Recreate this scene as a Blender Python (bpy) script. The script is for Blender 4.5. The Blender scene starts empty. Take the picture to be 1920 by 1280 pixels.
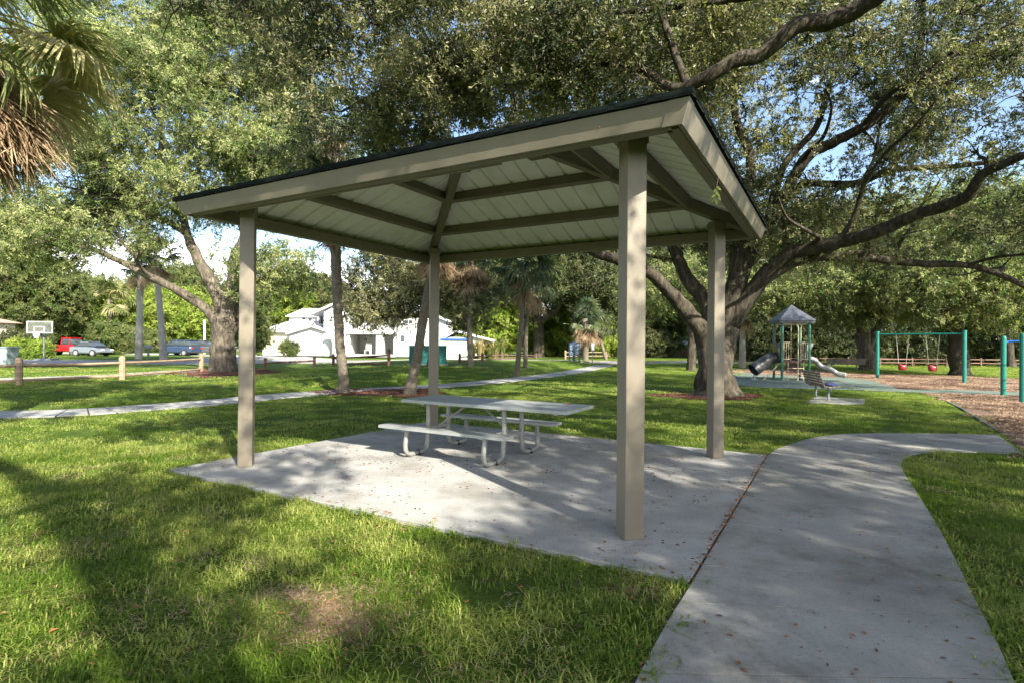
import bpy, bmesh, math, random
import numpy as np
from mathutils import Vector, Matrix, Euler, noise
from mathutils.geometry import tessellate_polygon
R = math.radians
rnd = random.Random(7)
RG = np.random.default_rng(11)
S = bpy.context.scene
COL = S.collection

# ------------------------------------------------------------ camera, sky, sun, exposure
HC = 1.65
FPX = 1050.0            # focal length in pixels of a 1920 wide frame
PITCH, ROLL = 0.0031, 0.0093
cF = Vector((0, math.cos(PITCH), math.sin(PITCH)))
cU0 = Vector((0, -math.sin(PITCH), math.cos(PITCH)))
cR = math.cos(ROLL) * Vector((1, 0, 0)) + math.sin(ROLL) * cU0
cU = -math.sin(ROLL) * Vector((1, 0, 0)) + math.cos(ROLL) * cU0
cam = bpy.data.cameras.new('camera')
cam.sensor_width = 36
cam.lens = FPX / 1920 * 36
cam.clip_start = 0.05
cam.clip_end = 3000
cam_o = bpy.data.objects.new('camera', cam)
COL.objects.link(cam_o)
M = Matrix((cR, cU, -cF)).transposed().to_4x4()
M.translation = Vector((0, 0, HC))
cam_o.matrix_world = M
S.camera = cam_o

SUN_AZ, SUN_EL = R(31), R(33)       # azimuth measured from straight behind the camera towards the right
TOSUN = Vector((math.sin(SUN_AZ) * math.cos(SUN_EL), -math.cos(SUN_AZ) * math.cos(SUN_EL), math.sin(SUN_EL)))
W_ = bpy.data.worlds.new('World')
S.world = W_
W_.use_nodes = True
nt = W_.node_tree
nt.nodes.clear()
n_out = nt.nodes.new('ShaderNodeOutputWorld')
n_bg = nt.nodes.new('ShaderNodeBackground')
n_sky = nt.nodes.new('ShaderNodeTexSky')
n_sky.sky_type = 'NISHITA'
n_sky.sun_disc = False
n_sky.sun_elevation = SUN_EL
n_sky.sun_rotation = math.atan2(TOSUN.x, TOSUN.y)
n_sky.air_density = 1.0
n_sky.dust_density = 1.6
n_sky.ozone_density = 1.5
n_tc = nt.nodes.new('ShaderNodeTexCoord')
n_sep = nt.nodes.new('ShaderNodeSeparateXYZ')
n_noi = nt.nodes.new('ShaderNodeTexNoise')
n_noi.inputs['Scale'].default_value = 3.2
n_noi.inputs['Detail'].default_value = 7
n_noi.inputs['Roughness'].default_value = 0.55
n_map = nt.nodes.new('ShaderNodeMapping')
n_map.inputs['Scale'].default_value = (1, 1, 2.6)
n_ma = nt.nodes.new('ShaderNodeMapRange')     # lower in the sky -> more cloud
n_ma.inputs['From Min'].default_value = 0.07
n_ma.inputs['From Max'].default_value = 0.22
n_ma.inputs['To Min'].default_value = 0.30
n_ma.inputs['To Max'].default_value = -0.20
n_add = nt.nodes.new('ShaderNodeMath'); n_add.operation = 'ADD'
n_ramp = nt.nodes.new('ShaderNodeMapRange')
n_ramp.interpolation_type = 'SMOOTHSTEP'
n_ramp.inputs['From Min'].default_value = 0.48
n_ramp.inputs['From Max'].default_value = 0.66
n_mix = nt.nodes.new('ShaderNodeMix'); n_mix.data_type = 'RGBA'
n_mix.inputs['B'].default_value = (10.5, 10.8, 11.2, 1)
L = nt.links.new
L(n_tc.outputs['Generated'], n_sep.inputs[0]); L(n_tc.outputs['Generated'], n_map.inputs[0])
L(n_map.outputs[0], n_noi.inputs['Vector']); L(n_sep.outputs['Z'], n_ma.inputs['Value'])
L(n_ma.outputs[0], n_add.inputs[0]); L(n_noi.outputs['Fac'], n_add.inputs[1])
L(n_add.outputs[0], n_ramp.inputs['Value']); L(n_ramp.outputs[0], n_mix.inputs['Factor'])
L(n_sky.outputs[0], n_mix.inputs['A']); L(n_mix.outputs['Result'], n_bg.inputs['Color'])
L(n_bg.outputs[0], n_out.inputs[0])
n_bg.inputs['Strength'].default_value = 0.11

sun = bpy.data.lights.new('sun', 'SUN')
sun.energy = 5.0
sun.angle = R(0.53)
sun.color = (1.0, 0.93, 0.80)
sun_o = bpy.data.objects.new('sun', sun)
COL.objects.link(sun_o)
sun_o.rotation_euler = TOSUN.to_track_quat('Z', 'Y').to_euler()
sun_o.location = TOSUN * 60

S.view_settings.view_transform = 'Standard'
S.view_settings.look = 'None'
S.view_settings.exposure = 1.68
S.view_settings.gamma = 1
S.view_settings.use_curve_mapping = False
S.render.engine = 'CYCLES'
S.cycles.max_bounces = 7
S.cycles.diffuse_bounces = 4
S.cycles.transmission_bounces = 4
S.cycles.glossy_bounces = 2
S.cycles.use_denoising = True
S.cycles.caustics_reflective = False
S.cycles.caustics_refractive = False

# ------------------------------------------------------------ places
def ss(a, b, x):
    t = np.clip((np.asarray(x, float) - a) / (b - a), 0, 1)
    return t * t * (3 - 2 * t)

GZ0 = -0.05
PATH_PTS = np.array([(-30, 11.2), (-20, 11.6), (-11.4, 12.35), (-8.6, 14.6), (-7.1, 17.3), (-5.2, 19.6), (-3.0, 21.6), (0, 26.0), (3.6, 33.5), (7.5, 45), (12, 60)], float)
def path_sd(x, y):
    """distance beyond the footpath (positive on the street side)"""
    x = np.asarray(x, float); y = np.asarray(y, float)
    best = np.full(x.shape, 1e9); sg = np.zeros(x.shape)
    for i in range(len(PATH_PTS) - 1):
        a, b = PATH_PTS[i], PATH_PTS[i + 1]
        d = b - a; l2 = d @ d
        t = np.clip(((x - a[0]) * d[0] + (y - a[1]) * d[1]) / l2, 0, 1)
        px, py = x - a[0] - t * d[0], y - a[1] - t * d[1]
        dd = np.hypot(px, py)
        cr = d[0] * py - d[1] * px
        m = dd < best
        best = np.where(m, dd, best); sg = np.where(m, np.sign(cr), sg)
    return best * sg
def gz(x, y):
    x = np.asarray(x, float); y = np.asarray(y, float)
    s = path_sd(x, y)
    hb = 0.16 + 0.26 * ss(-13, -6.5, x)
    hb = hb * (1 - 0.6 * ss(42, 60, y))
    b = hb * ss(0.7, 3.6, s) * ss(70, 40, y)
    b = b + 0.02 * np.sin(x * 0.55 + 1) * np.sin(y * 0.47) * ss(9, 16, np.abs(s))
    return GZ0 + b
def gzf(x, y): return float(gz(x, y))

def ray(px, py):
    d = cF * FPX + cR * (px - 960) - cU * (py - 640)
    return d
def W(px, py, Y):
    d = ray(px, py)
    return Vector((0, 0, HC)) + d * (Y / d.y)
def at(px, py, z=None):
    """ground point seen at that place of the photograph"""
    d = ray(px, py)
    zz = GZ0 if z is None else z
    for _ in range(12 if z is None else 1):
        t = (zz - HC) / d.z
        p = Vector((0, 0, HC)) + d * t
        if z is None: zz = 0.5 * zz + 0.5 * gzf(p.x, p.y)
    return p

# ------------------------------------------------------------ materials
def new_mat(name):
    m = bpy.data.materials.new(name); m.use_nodes = True
    t = m.node_tree; b = t.nodes['Principled BSDF']
    return m, t, b
def ramp(t, fac, cols):
    r = t.nodes.new('ShaderNodeValToRGB')
    e = r.color_ramp.elements
    while len(e) > 1: e.remove(e[-1])
    e[0].position = cols[0][0]; e[0].color = (*cols[0][1], 1)
    for p, c in cols[1:]:
        k = e.new(p); k.color = (*c, 1)
    t.links.new(fac, r.inputs[0])
    return r.outputs[0]
def tnoise(t, vec, scale, detail=4, rough=0.55, sx=None):
    n = t.nodes.new('ShaderNodeTexNoise')
    n.inputs['Scale'].default_value = scale; n.inputs['Detail'].default_value = detail; n.inputs['Roughness'].default_value = rough
    if sx is not None:
        mp = t.nodes.new('ShaderNodeMapping'); mp.inputs['Scale'].default_value = sx
        t.links.new(vec, mp.inputs[0]); vec = mp.outputs[0]
    t.links.new(vec, n.inputs['Vector'])
    return n.outputs['Fac']
def bump(t, b, h, strength, dist=0.01):
    bp = t.nodes.new('ShaderNodeBump'); bp.inputs['Strength'].default_value = strength; bp.inputs['Distance'].default_value = dist
    t.links.new(h, bp.inputs['Height']); t.links.new(bp.outputs[0], b.inputs['Normal'])
def mixc(t, fac, a, bcol, mode='MIX'):
    m = t.nodes.new('ShaderNodeMix'); m.data_type = 'RGBA'; m.blend_type = mode
    for s_, v in (('Factor', fac), ('A', a), ('B', bcol)):
        if isinstance(v, (tuple, list)): m.inputs[s_].default_value = (*v, 1)
        elif isinstance(v, (int, float)): m.inputs[s_].default_value = v
        else: t.links.new(v, m.inputs[s_])
    return m.outputs['Result']
def pm(name, c, var=0.25, scale=6, rough=0.6, bmp=0.15, bscale=40, metal=0.0, spec=0.5, dirt=None, dscale=1.5, sx=None):
    m, t, b = new_mat(name)
    tc = t.nodes.new('ShaderNodeTexCoord'); v = tc.outputs['Object']
    n1 = tnoise(t, v, scale, 5, sx=sx)
    lo = tuple(x * (1 - var) for x in c); hi = tuple(min(1, x * (1 + var)) for x in c)
    col = ramp(t, n1, [(0.3, lo), (0.7, hi)])
    if dirt:
        n2 = tnoise(t, v, dscale, 6, 0.65)
        mr = t.nodes.new('ShaderNodeMapRange'); mr.inputs['From Min'].default_value = 0.52; mr.inputs['From Max'].default_value = 0.72
        mr.inputs['To Max'].default_value = 0.7
        t.links.new(n2, mr.inputs['Value'])
        col = mixc(t, mr.outputs[0], col, dirt)
    t.links.new(col, b.inputs['Base Color'])
    b.inputs['Roughness'].default_value = rough; b.inputs['Metallic'].default_value = metal
    b.inputs['Specular IOR Level'].default_value = spec
    if bmp: bump(t, b, tnoise(t, v, bscale, 4, sx=sx), bmp)
    return m
def leaf_mat(name, c1, c2, c3, trans=0.35, rough=0.42, spec=0.35, tcol=None):
    m, t, b = new_mat(name)
    oi = t.nodes.new('ShaderNodeObjectInfo')
    g = t.nodes.new('ShaderNodeNewGeometry')
    n = tnoise(t, g.outputs['Position'], 0.55, 3)
    n2 = tnoise(t, g.outputs['Position'], 23, 2)
    a = t.nodes.new('ShaderNodeMath'); a.operation = 'MULTIPLY_ADD'
    t.links.new(oi.outputs['Random'], a.inputs[0]); a.inputs[1].default_value = 0.35; t.links.new(n, a.inputs[2])
    a2 = t.nodes.new('ShaderNodeMath'); a2.operation = 'MULTIPLY_ADD'
    t.links.new(n2, a2.inputs[0]); a2.inputs[1].default_value = 0.6; t.links.new(a.outputs[0], a2.inputs[2])
    col = ramp(t, a2.outputs[0], [(0.55, c1), (0.95, c2), (1.22, c3)])
    t.links.new(col, b.inputs['Base Color'])
    b.inputs['Roughness'].default_value = rough
    b.inputs['Specular IOR Level'].default_value = spec
    tr = t.nodes.new('ShaderNodeBsdfTranslucent')
    tcc = mixc(t, 1.0, col, tcol or (1.35, 1.5, 0.7), 'MULTIPLY')
    t.links.new(tcc, tr.inputs['Color'])
    mx = t.nodes.new('ShaderNodeMixShader'); mx.inputs[0].default_value = trans
    t.links.new(b.outputs[0], mx.inputs[1]); t.links.new(tr.outputs[0], mx.inputs[2])
    t.links.new(mx.outputs[0], t.nodes['Material Output'].inputs['Surface'])
    return m

M_TAN = pm('tan_painted_steel', (0.155, 0.134, 0.098), 0.08, 3, 0.45, 0.05, 60, dirt=(0.20, 0.18, 0.13), dscale=1.1)
M_TAN2 = pm('tan_painted_beam', (0.150, 0.127, 0.088), 0.10, 3, 0.5, 0.05, 60, dirt=(0.17, 0.15, 0.10), dscale=1.4)
M_DECK = pm('pale_roof_underside', (0.74, 0.73, 0.67), 0.05, 1.3, 0.42, 0.04, 20, dirt=(0.48, 0.50, 0.38), dscale=0.7)
M_ROOFG = pm('dark_green_roof_steel', (0.004, 0.007, 0.0065), 0.3, 5, 0.85, 0.05, spec=0.08)
M_ALU = pm('weathered_aluminium', (0.29, 0.305, 0.295), 0.12, 5, 0.42, 0.08, 50, metal=0.2, dirt=(0.24, 0.245, 0.22), dscale=2.5, sx=(1, 6, 1))
M_TUBE = pm('galvanised_tube', (0.25, 0.25, 0.225), 0.2, 12, 0.45, 0.06, 80, metal=0.25)
M_BLACK = pm('black_rubber', (0.02, 0.02, 0.02), 0.2, 10, 0.7)
M_CONCP = None
def concrete(name, c, stain):
    m, t, b = new_mat(name)
    g = t.nodes.new('ShaderNodeNewGeometry'); v = g.outputs['Position']
    n1 = tnoise(t, v, 0.9, 7, 0.62); n2 = tnoise(t, v, 38, 5, 0.7); n3 = tnoise(t, v, 240, 2, 0.6); n4 = tnoise(t, v, 1.1, 9, 0.72)
    col = ramp(t, n1, [(0.30, tuple(x * 0.66 for x in c)), (0.55, c), (0.75, tuple(min(1, x * 1.14) for x in c))])
    mr = t.nodes.new('ShaderNodeMapRange'); mr.inputs['From Min'].default_value = 0.50; mr.inputs['From Max'].default_value = 0.70; mr.inputs['To Max'].default_value = 0.85
    t.links.new(n4, mr.inputs['Value'])
    col = mixc(t, mr.outputs[0], col, stain)
    sp = ramp(t, n2, [(0.30, (0.72, 0.72, 0.70)), (0.5, (1, 1, 1)), (0.8, (1.08, 1.08, 1.06))])
    col = mixc(t, 0.8, col, sp, 'MULTIPLY')
    sp2 = ramp(t, n3, [(0.36, (0.55, 0.55, 0.53)), (0.48, (1, 1, 1))])
    col = mixc(t, 0.6, col, sp2, 'MULTIPLY')
    t.links.new(col, b.inputs['Base Color'])
    b.inputs['Roughness'].default_value = 0.85; b.inputs['Specular IOR Level'].default_value = 0.3
    ad = t.nodes.new('ShaderNodeMath'); ad.operation = 'ADD'; t.links.new(n2, ad.inputs[0]); t.links.new(n3, ad.inputs[1])
    bump(t, b, ad.outputs[0], 0.35, 0.004)
    return m
M_SLAB = concrete('grey_concrete', (0.375, 0.37, 0.355), (0.20, 0.185, 0.16))
M_WALK = concrete('walkway_concrete', (0.31, 0.305, 0.285), (0.11, 0.105, 0.09))
M_PALEC = concrete('pale_concrete', (0.37, 0.365, 0.35), (0.28, 0.265, 0.23))
M_ROAD = pm('road_asphalt', (0.26, 0.235, 0.22), 0.15, 0.8, 0.9, 0.2, 60)
M_RUBBER = pm('green_play_surface', (0.105, 0.145, 0.115), 0.25, 1.5, 0.85, 0.3, 60, dirt=(0.14, 0.12, 0.09), dscale=0.8)
M_JOINT = pm('dark_joint', (0.035, 0.03, 0.024), 0.3, 20, 0.9)
M_WOOD = pm('weathered_fence_wood', (0.26, 0.185, 0.12), 0.35, 3, 0.8, 0.4, 25, sx=(1, 1, 6))
M_WOODD = pm('dark_fence_wood', (0.13, 0.075, 0.05), 0.35, 3, 0.8, 0.4, 25)
M_BENCH = pm('brown_bench_plank', (0.17, 0.14, 0.11), 0.25, 5, 0.65, 0.2, 30)
M_BGREY = pm('grey_bench_leg', (0.12, 0.14, 0.15), 0.2, 5, 0.5)
M_TEAL = pm('teal_painted_pole', (0.005, 0.15, 0.115), 0.15, 3, 0.32, 0.03)
M_DTEAL = pm('dark_green_pole', (0.008, 0.10, 0.065), 0.15, 3, 0.35, 0.03)
M_CAB = pm('teal_cabinet_paint', (0.012, 0.15, 0.13), 0.15, 3, 0.5, 0.03)
M_TANP = pm('tan_play_pipe', (0.42, 0.34, 0.22), 0.1, 3, 0.4, 0.03)
M_MAR = pm('maroon_play_deck', (0.06, 0.022, 0.02), 0.2, 6, 0.6)
M_SLIDEG = pm('grey_slide_plastic', (0.30, 0.30, 0.29), 0.06, 2, 0.3, 0.02)
M_SLIDED = pm('dark_slide_plastic', (0.035, 0.036, 0.04), 0.2, 2, 0.35, 0.02)
M_TROOF = pm('slate_play_roof', (0.06, 0.068, 0.085), 0.25, 3, 0.6, 0.1)
M_RED = pm('red_swing_plastic', (0.26, 0.025, 0.03), 0.1, 3, 0.35, 0.02)
M_CHAIN = pm('chain_steel', (0.45, 0.42, 0.38), 0.2, 30, 0.4, metal=0.6)
M_BLUE = pm('blue_pipe', (0.02, 0.14, 0.50), 0.1, 3, 0.35, 0.02)
M_CLOTH = pm('blue_cloth', (0.07, 0.09, 0.22), 0.3, 8, 0.9, 0.3, 30)
M_WHITE = pm('white_house_paint', (0.60, 0.60, 0.595), 0.03, 1.5, 0.6, 0.05)
M_CREAM = pm('cream_house_paint', (0.70, 0.66, 0.50), 0.05, 1.5, 0.7, 0.05)
M_WROOF = pm('white_roof_tile', (0.50, 0.51, 0.52), 0.06, 2, 0.6, 0.2, 8)
M_GLASS = pm('dark_window_glass', (0.045, 0.055, 0.06), 0.2, 2, 0.12, 0)
M_BRICK = pm('orange_brick', (0.36, 0.13, 0.08), 0.25, 8, 0.8, 0.2)
M_TILE = pm('terracotta_tile', (0.40, 0.24, 0.18), 0.2, 5, 0.8, 0.3)
M_CARRED = pm('red_car_paint', (0.42, 0.015, 0.02), 0.06, 1, 0.25, 0)
M_CARBLU = pm('navy_car_paint', (0.03, 0.05, 0.09), 0.06, 1, 0.22, 0)
M_CARGRY = pm('grey_car_paint', (0.10, 0.105, 0.11), 0.06, 1, 0.25, 0, metal=0.3)
M_CARSIL = pm('silver_car_paint', (0.20, 0.23, 0.26), 0.06, 1, 0.25, 0, metal=0.4)
M_TYRE = pm('tyre_rubber', (0.02, 0.02, 0.02), 0.1, 4, 0.8)
M_RIM = pm('alloy_rim', (0.5, 0.5, 0.5), 0.1, 4, 0.3, metal=0.7)
M_LAMPR = pm('red_lamp_lens', (0.4, 0.02, 0.02), 0.1, 4, 0.2)
M_BINP = pm('grey_green_bin_plastic', (0.26, 0.32, 0.32), 0.08, 2, 0.5)
M_SIGNB = pm('dark_blue_sign', (0.02, 0.045, 0.10), 0.1, 2, 0.4, 0)
M_SIGNW = pm('white_sign_print', (0.7, 0.72, 0.72), 0.05, 2, 0.5, 0)
M_BROWNL = pm('fallen_leaf_brown', (0.20, 0.095, 0.045), 0.5, 12, 0.7)
M_ORANGEL = pm('fallen_leaf_orange', (0.30, 0.11, 0.04), 0.3, 12, 0.6)
M_NET = pm('white_net', (0.7, 0.7, 0.7), 0.05, 4, 0.8)
M_ORANGE = pm('orange_rim', (0.6, 0.12, 0.03), 0.1, 4, 0.4)
M_TARP = pm('blue_tarp', (0.02, 0.10, 0.42), 0.1, 4, 0.5)
def clear_mat():
    m, t, b = new_mat('clear_acrylic')
    b.inputs['Base Color'].default_value = (0.20, 0.22, 0.18, 1); b.inputs['Roughness'].default_value = 0.15
    b.inputs['Alpha'].default_value = 0.3
    return m
M_CLEAR = clear_mat()

def bark(name, c1, c2, c3, scale=9, sx=(1, 1, 0.28), moss=None):
    m, t, b = new_mat(name)
    tc = t.nodes.new('ShaderNodeTexCoord'); v = tc.outputs['Object']
    n1 = tnoise(t, v, scale, 8, 0.7, sx=sx); n2 = tnoise(t, v, 1.3, 4)
    col = ramp(t, n1, [(0.33, c1), (0.52, c2), (0.7, c3)])
    col = mixc(t, 0.6, col, ramp(t, n2, [(0.35, (0.65, 0.65, 0.62)), (0.65, (1.25, 1.22, 1.15))]), 'MULTIPLY')
    if moss:
        n3 = tnoise(t, v, 2.2, 6, 0.7)
        mr = t.nodes.new('ShaderNodeMapRange'); mr.inputs['From Min'].default_value = 0.55; mr.inputs['From Max'].default_value = 0.68; mr.inputs['To Max'].default_value = 0.6
        t.links.new(n3, mr.inputs['Value']); col = mixc(t, mr.outputs[0], col, moss)
    t.links.new(col, b.inputs['Base Color']); b.inputs['Roughness'].default_value = 0.9; b.inputs['Specular IOR Level'].default_value = 0.2
    bump(t, b, n1, 1.0, 0.05)
    return m
M_BARK = bark('oak_bark', (0.020, 0.017, 0.013), (0.055, 0.047, 0.036), (0.12, 0.105, 0.082), moss=(0.075, 0.08, 0.045))
M_BARKL = bark('pale_oak_bark', (0.035, 0.029, 0.022), (0.105, 0.09, 0.07), (0.22, 0.20, 0.155))
M_TWIG = pm('pale_twig', (0.15, 0.13, 0.09), 0.3, 8, 0.9, 0.2)
M_PALMT = bark('palm_bark', (0.075, 0.06, 0.045), (0.17, 0.145, 0.115), (0.27, 0.24, 0.20), 14, (1, 1, 2.5))
M_PALMG = bark('pale_palm_bark', (0.20, 0.18, 0.15), (0.33, 0.31, 0.27), (0.46, 0.44, 0.40), 10, (1, 1, 3.0))
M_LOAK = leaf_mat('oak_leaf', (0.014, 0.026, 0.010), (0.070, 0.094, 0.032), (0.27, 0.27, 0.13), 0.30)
M_LOAKLIT = leaf_mat('bright_oak_leaf', (0.020, 0.046, 0.010), (0.105, 0.160, 0.036), (0.32, 0.35, 0.14), 0.36)  # lit copy of the oak leaf, sunlit brightness put into its colour
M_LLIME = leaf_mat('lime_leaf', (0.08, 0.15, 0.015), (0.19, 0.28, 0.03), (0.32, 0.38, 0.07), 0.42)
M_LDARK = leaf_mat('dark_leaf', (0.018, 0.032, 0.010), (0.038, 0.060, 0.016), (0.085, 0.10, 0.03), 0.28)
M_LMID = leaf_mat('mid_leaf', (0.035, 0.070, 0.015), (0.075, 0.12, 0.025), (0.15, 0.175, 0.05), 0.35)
M_FROND = leaf_mat('palm_frond_green', (0.09, 0.13, 0.035), (0.19, 0.22, 0.08), (0.38, 0.34, 0.18), 0.38)
M_FROND2 = leaf_mat('palm_frond_dull', (0.026, 0.05, 0.022), (0.055, 0.08, 0.035), (0.10, 0.12, 0.05), 0.3)
M_DEAD = leaf_mat('palm_frond_dead', (0.15, 0.095, 0.055), (0.33, 0.235, 0.14), (0.50, 0.39, 0.26), 0.25, 0.7, 0.2, (1.1, 1.0, 0.8))
M_GRASS = leaf_mat('grass_blade', (0.060, 0.125, 0.010), (0.140, 0.210, 0.026), (0.31, 0.345, 0.09), 0.42, 0.5, 0.2)
M_MONDO = leaf_mat('strap_leaf', (0.06, 0.10, 0.02), (0.14, 0.17, 0.05), (0.28, 0.22, 0.10), 0.35)
M_CHIP = leaf_mat('wood_chip', (0.07, 0.04, 0.027), (0.165, 0.105, 0.07), (0.31, 0.22, 0.155), 0.0, 0.9, 0.2)
M_MULCHC = leaf_mat('red_mulch_chip', (0.035, 0.018, 0.013), (0.08, 0.036, 0.026), (0.15, 0.07, 0.05), 0.0, 0.9, 0.2)
M_LITTER = leaf_mat('dry_leaf_litter', (0.06, 0.03, 0.015), (0.17, 0.085, 0.04), (0.32, 0.16, 0.08), 0.1, 0.7, 0.3)

def ground_mat():
    m, t, b = new_mat('lawn_ground')
    g = t.nodes.new('ShaderNodeNewGeometry'); v = g.outputs['Position']
    n1 = tnoise(t, v, 0.35, 6, 0.6); n2 = tnoise(t, v, 34, 7, 0.85); n3 = tnoise(t, v, 1.1, 6, 0.6)
    col = ramp(t, n2, [(0.30, (0.035, 0.072, 0.008)), (0.5, (0.075, 0.135, 0.014)), (0.72, (0.15, 0.19, 0.04))])
    col = mixc(t, 0.7, col, ramp(t, n1, [(0.3, (0.80, 0.82, 0.75)), (0.7, (1.28, 1.12, 1.15))]), 'MULTIPLY')
    mr = t.nodes.new('ShaderNodeMapRange'); mr.inputs['From Min'].default_value = 0.58; mr.inputs['From Max'].default_value = 0.72; mr.inputs['To Max'].default_value = 0.6
    t.links.new(n3, mr.inputs['Value'])
    col = mixc(t, mr.outputs[0], col, (0.12, 0.085, 0.045))
    # scuffed bare spot near the slab
    sp = t.nodes.new('ShaderNodeVectorMath'); sp.operation = 'DISTANCE'
    q = at(598, 1140); sp.inputs[1].default_value = (q.x, q.y, q.z); t.links.new(v, sp.inputs[0])
    ad = t.nodes.new('ShaderNodeMath'); ad.operation = 'MULTIPLY_ADD'; t.links.new(n2, ad.inputs[0]); ad.inputs[1].default_value = 0.9; t.links.new(sp.outputs['Value'], ad.inputs[2])
    mr2 = t.nodes.new('ShaderNodeMapRange'); mr2.inputs['From Min'].default_value = 0.95; mr2.inputs['From Max'].default_value = 0.72
    t.links.new(ad.outputs[0], mr2.inputs['Value'])
    col = mixc(t, mr2.outputs[0], col, ramp(t, n2, [(0.35, (0.13, 0.095, 0.065)), (0.6, (0.36, 0.30, 0.23))]))
    t.links.new(col, b.inputs['Base Color']); b.inputs['Roughness'].default_value = 0.95; b.inputs['Specular IOR Level'].default_value = 0.15
    bump(t, b, n2, 1.0, 0.05)
    return m
M_GROUND = ground_mat()
def mulch_mat(name, a, b_, c):
    m, t, b = new_mat(name)
    g = t.nodes.new('ShaderNodeNewGeometry'); v = g.outputs['Position']
    n2 = tnoise(t, v, 22, 6, 0.8); n1 = tnoise(t, v, 0.8, 4)
    vo = t.nodes.new('ShaderNodeTexVoronoi'); vo.inputs['Scale'].default_value = 26; t.links.new(v, vo.inputs['Vector'])
    col = ramp(t, n2, [(0.3, a), (0.5, b_), (0.68, c)])
    col = mixc(t, 0.5, col, ramp(t, n1, [(0.3, (0.7, 0.7, 0.7)), (0.7, (1.3, 1.25, 1.2))]), 'MULTIPLY')
    t.links.new(col, b.inputs['Base Color']); b.inputs['Roughness'].default_value = 0.95
    bump(t, b, vo.outputs['Distance'], 1.0, 0.04)
    return m
M_MULCH = mulch_mat('wood_chip_ground', (0.05, 0.030, 0.020), (0.14, 0.090, 0.062), (0.26, 0.19, 0.135))
M_RMULCH = mulch_mat('red_mulch_ground', (0.022, 0.012, 0.009), (0.055, 0.027, 0.020), (0.11, 0.055, 0.04))

# ------------------------------------------------------------ mesh building
class MB:
    def __init__(s): s.v = []; s.f = []; s.mi = []; s.m = 0
    def add(s, vs, fs):
        o = len(s.v); s.v.extend([tuple(v) for v in vs]); s.f.extend([tuple(i + o for i in f) for f in fs]); s.mi.extend([s.m] * len(fs))
    def box(s, c, size, rz=0.0, mat=None):
        hx, hy, hz = size[0] / 2, size[1] / 2, size[2] / 2
        vs = [Vector((x, y, z)) for z in (-hz, hz) for y in (-hy, hy) for x in (-hx, hx)]
        r = mat if mat is not None else Matrix.Rotation(rz, 3, 'Z')
        s.add([r @ v + Vector(c) for v in vs], [(0, 2, 3, 1), (4, 5, 7, 6), (0, 1, 5, 4), (1, 3, 7, 5), (3, 2, 6, 7), (2, 0, 4, 6)])
    def lbox(s, x0, x1, y0, y1, z0, z1):
        s.box(((x0 + x1) / 2, (y0 + y1) / 2, (z0 + z1) / 2), (x1 - x0, y1 - y0, z1 - z0))
    def beam(s, p0, p1, w, h, up=(0, 0, 1)):
        p0, p1 = Vector(p0), Vector(p1); d = (p1 - p0); l = d.length; d.normalize()
        sd = d.cross(Vector(up)).normalized(); u = sd.cross(d).normalized()
        r = Matrix((d, sd, u)).transposed()
        s.box((p0 + p1) / 2, (l, w, h), mat=r)
    def tube(s, pts, rad, n=8, cap=True, flare=0.0, seed=0):
        pts = [Vector(p) for p in pts]; k = len(pts)
        rad = [rad] * k if isinstance(rad, (int, float)) else list(rad)
        T = []
        for i in range(k):
            a = pts[max(0, i - 1)]; b = pts[min(k - 1, i + 1)]; T.append((b - a).normalized())
        ref = Vector((1, 0, 0)) if abs(T[0].x) < 0.8 else Vector((0, 1, 0))
        nrm = (ref - T[0] * ref.dot(T[0])).normalized()
        vs = []
        for i in range(k):
            nrm = (nrm - T[i] * nrm.dot(T[i])).normalized(); bn = T[i].cross(nrm)
            for j in range(n):
                a = 2 * math.pi * j / n; rr = rad[i]
                if flare:
                    q = noise.noise(Vector((math.cos(a) * 1.5 + seed, math.sin(a) * 1.5, i * 0.25)))
                    rr *= 1 + flare * q
                vs.append(pts[i] + (nrm * math.cos(a) + bn * math.sin(a)) * rr)
        fs = []
        for i in range(k - 1):
            for j in range(n):
                j2 = (j + 1) % n; fs.append((i * n + j, i * n + j2, (i + 1) * n + j2, (i + 1) * n + j))
        if cap: fs.append(tuple(range(n - 1, -1, -1))); fs.append(tuple((k - 1) * n + j for j in range(n)))
        s.add(vs, fs)
    def prism(s, poly, z0, z1):
        n = len(poly)
        vs = [(p[0], p[1], z0) for p in poly] + [(p[0], p[1], z1) for p in poly]
        tri = tessellate_polygon([[Vector((p[0], p[1], 0)) for p in poly]])
        fs = [tuple(n + i for i in t) for t in tri] + [tuple(reversed(t)) for t in tri]
        fs += [(i, (i + 1) % n, n + (i + 1) % n, n + i) for i in range(n)]
        s.add(vs, fs)
    def build(s, name, mats, parent=None, smooth=False, bevel=0.0, kind=None, off=None):
        me = bpy.data.meshes.new(name)
        v = s.v if off is None else [(a[0] - off[0], a[1] - off[1], a[2] - off[2]) for a in s.v]
        me.from_pydata(v, [], s.f)
        for m in (mats if isinstance(mats, (list, tuple)) else [mats]): me.materials.append(m)
        if any(s.mi): me.polygons.foreach_set('material_index', s.mi)
        bm = bmesh.new(); bm.from_mesh(me)
        bmesh.ops.recalc_face_normals(bm, faces=bm.faces)
        if bevel: 
            ed = [e for e in bm.edges if len(e.link_faces) == 2 and e.calc_face_angle(0) > 0.6]
            bmesh.ops.bevel(bm, geom=ed, offset=bevel, segments=2, affect='EDGES', profile=0.6, clamp_overlap=True)
        bm.to_mesh(me); bm.free()
        if smooth: me.polygons.foreach_set('use_smooth', [True] * len(me.polygons))
        me.update()
        o = bpy.data.objects.new(name, me); COL.objects.link(o)
        if parent: o.parent = parent
        if kind: o['kind'] = kind
        return o
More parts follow.
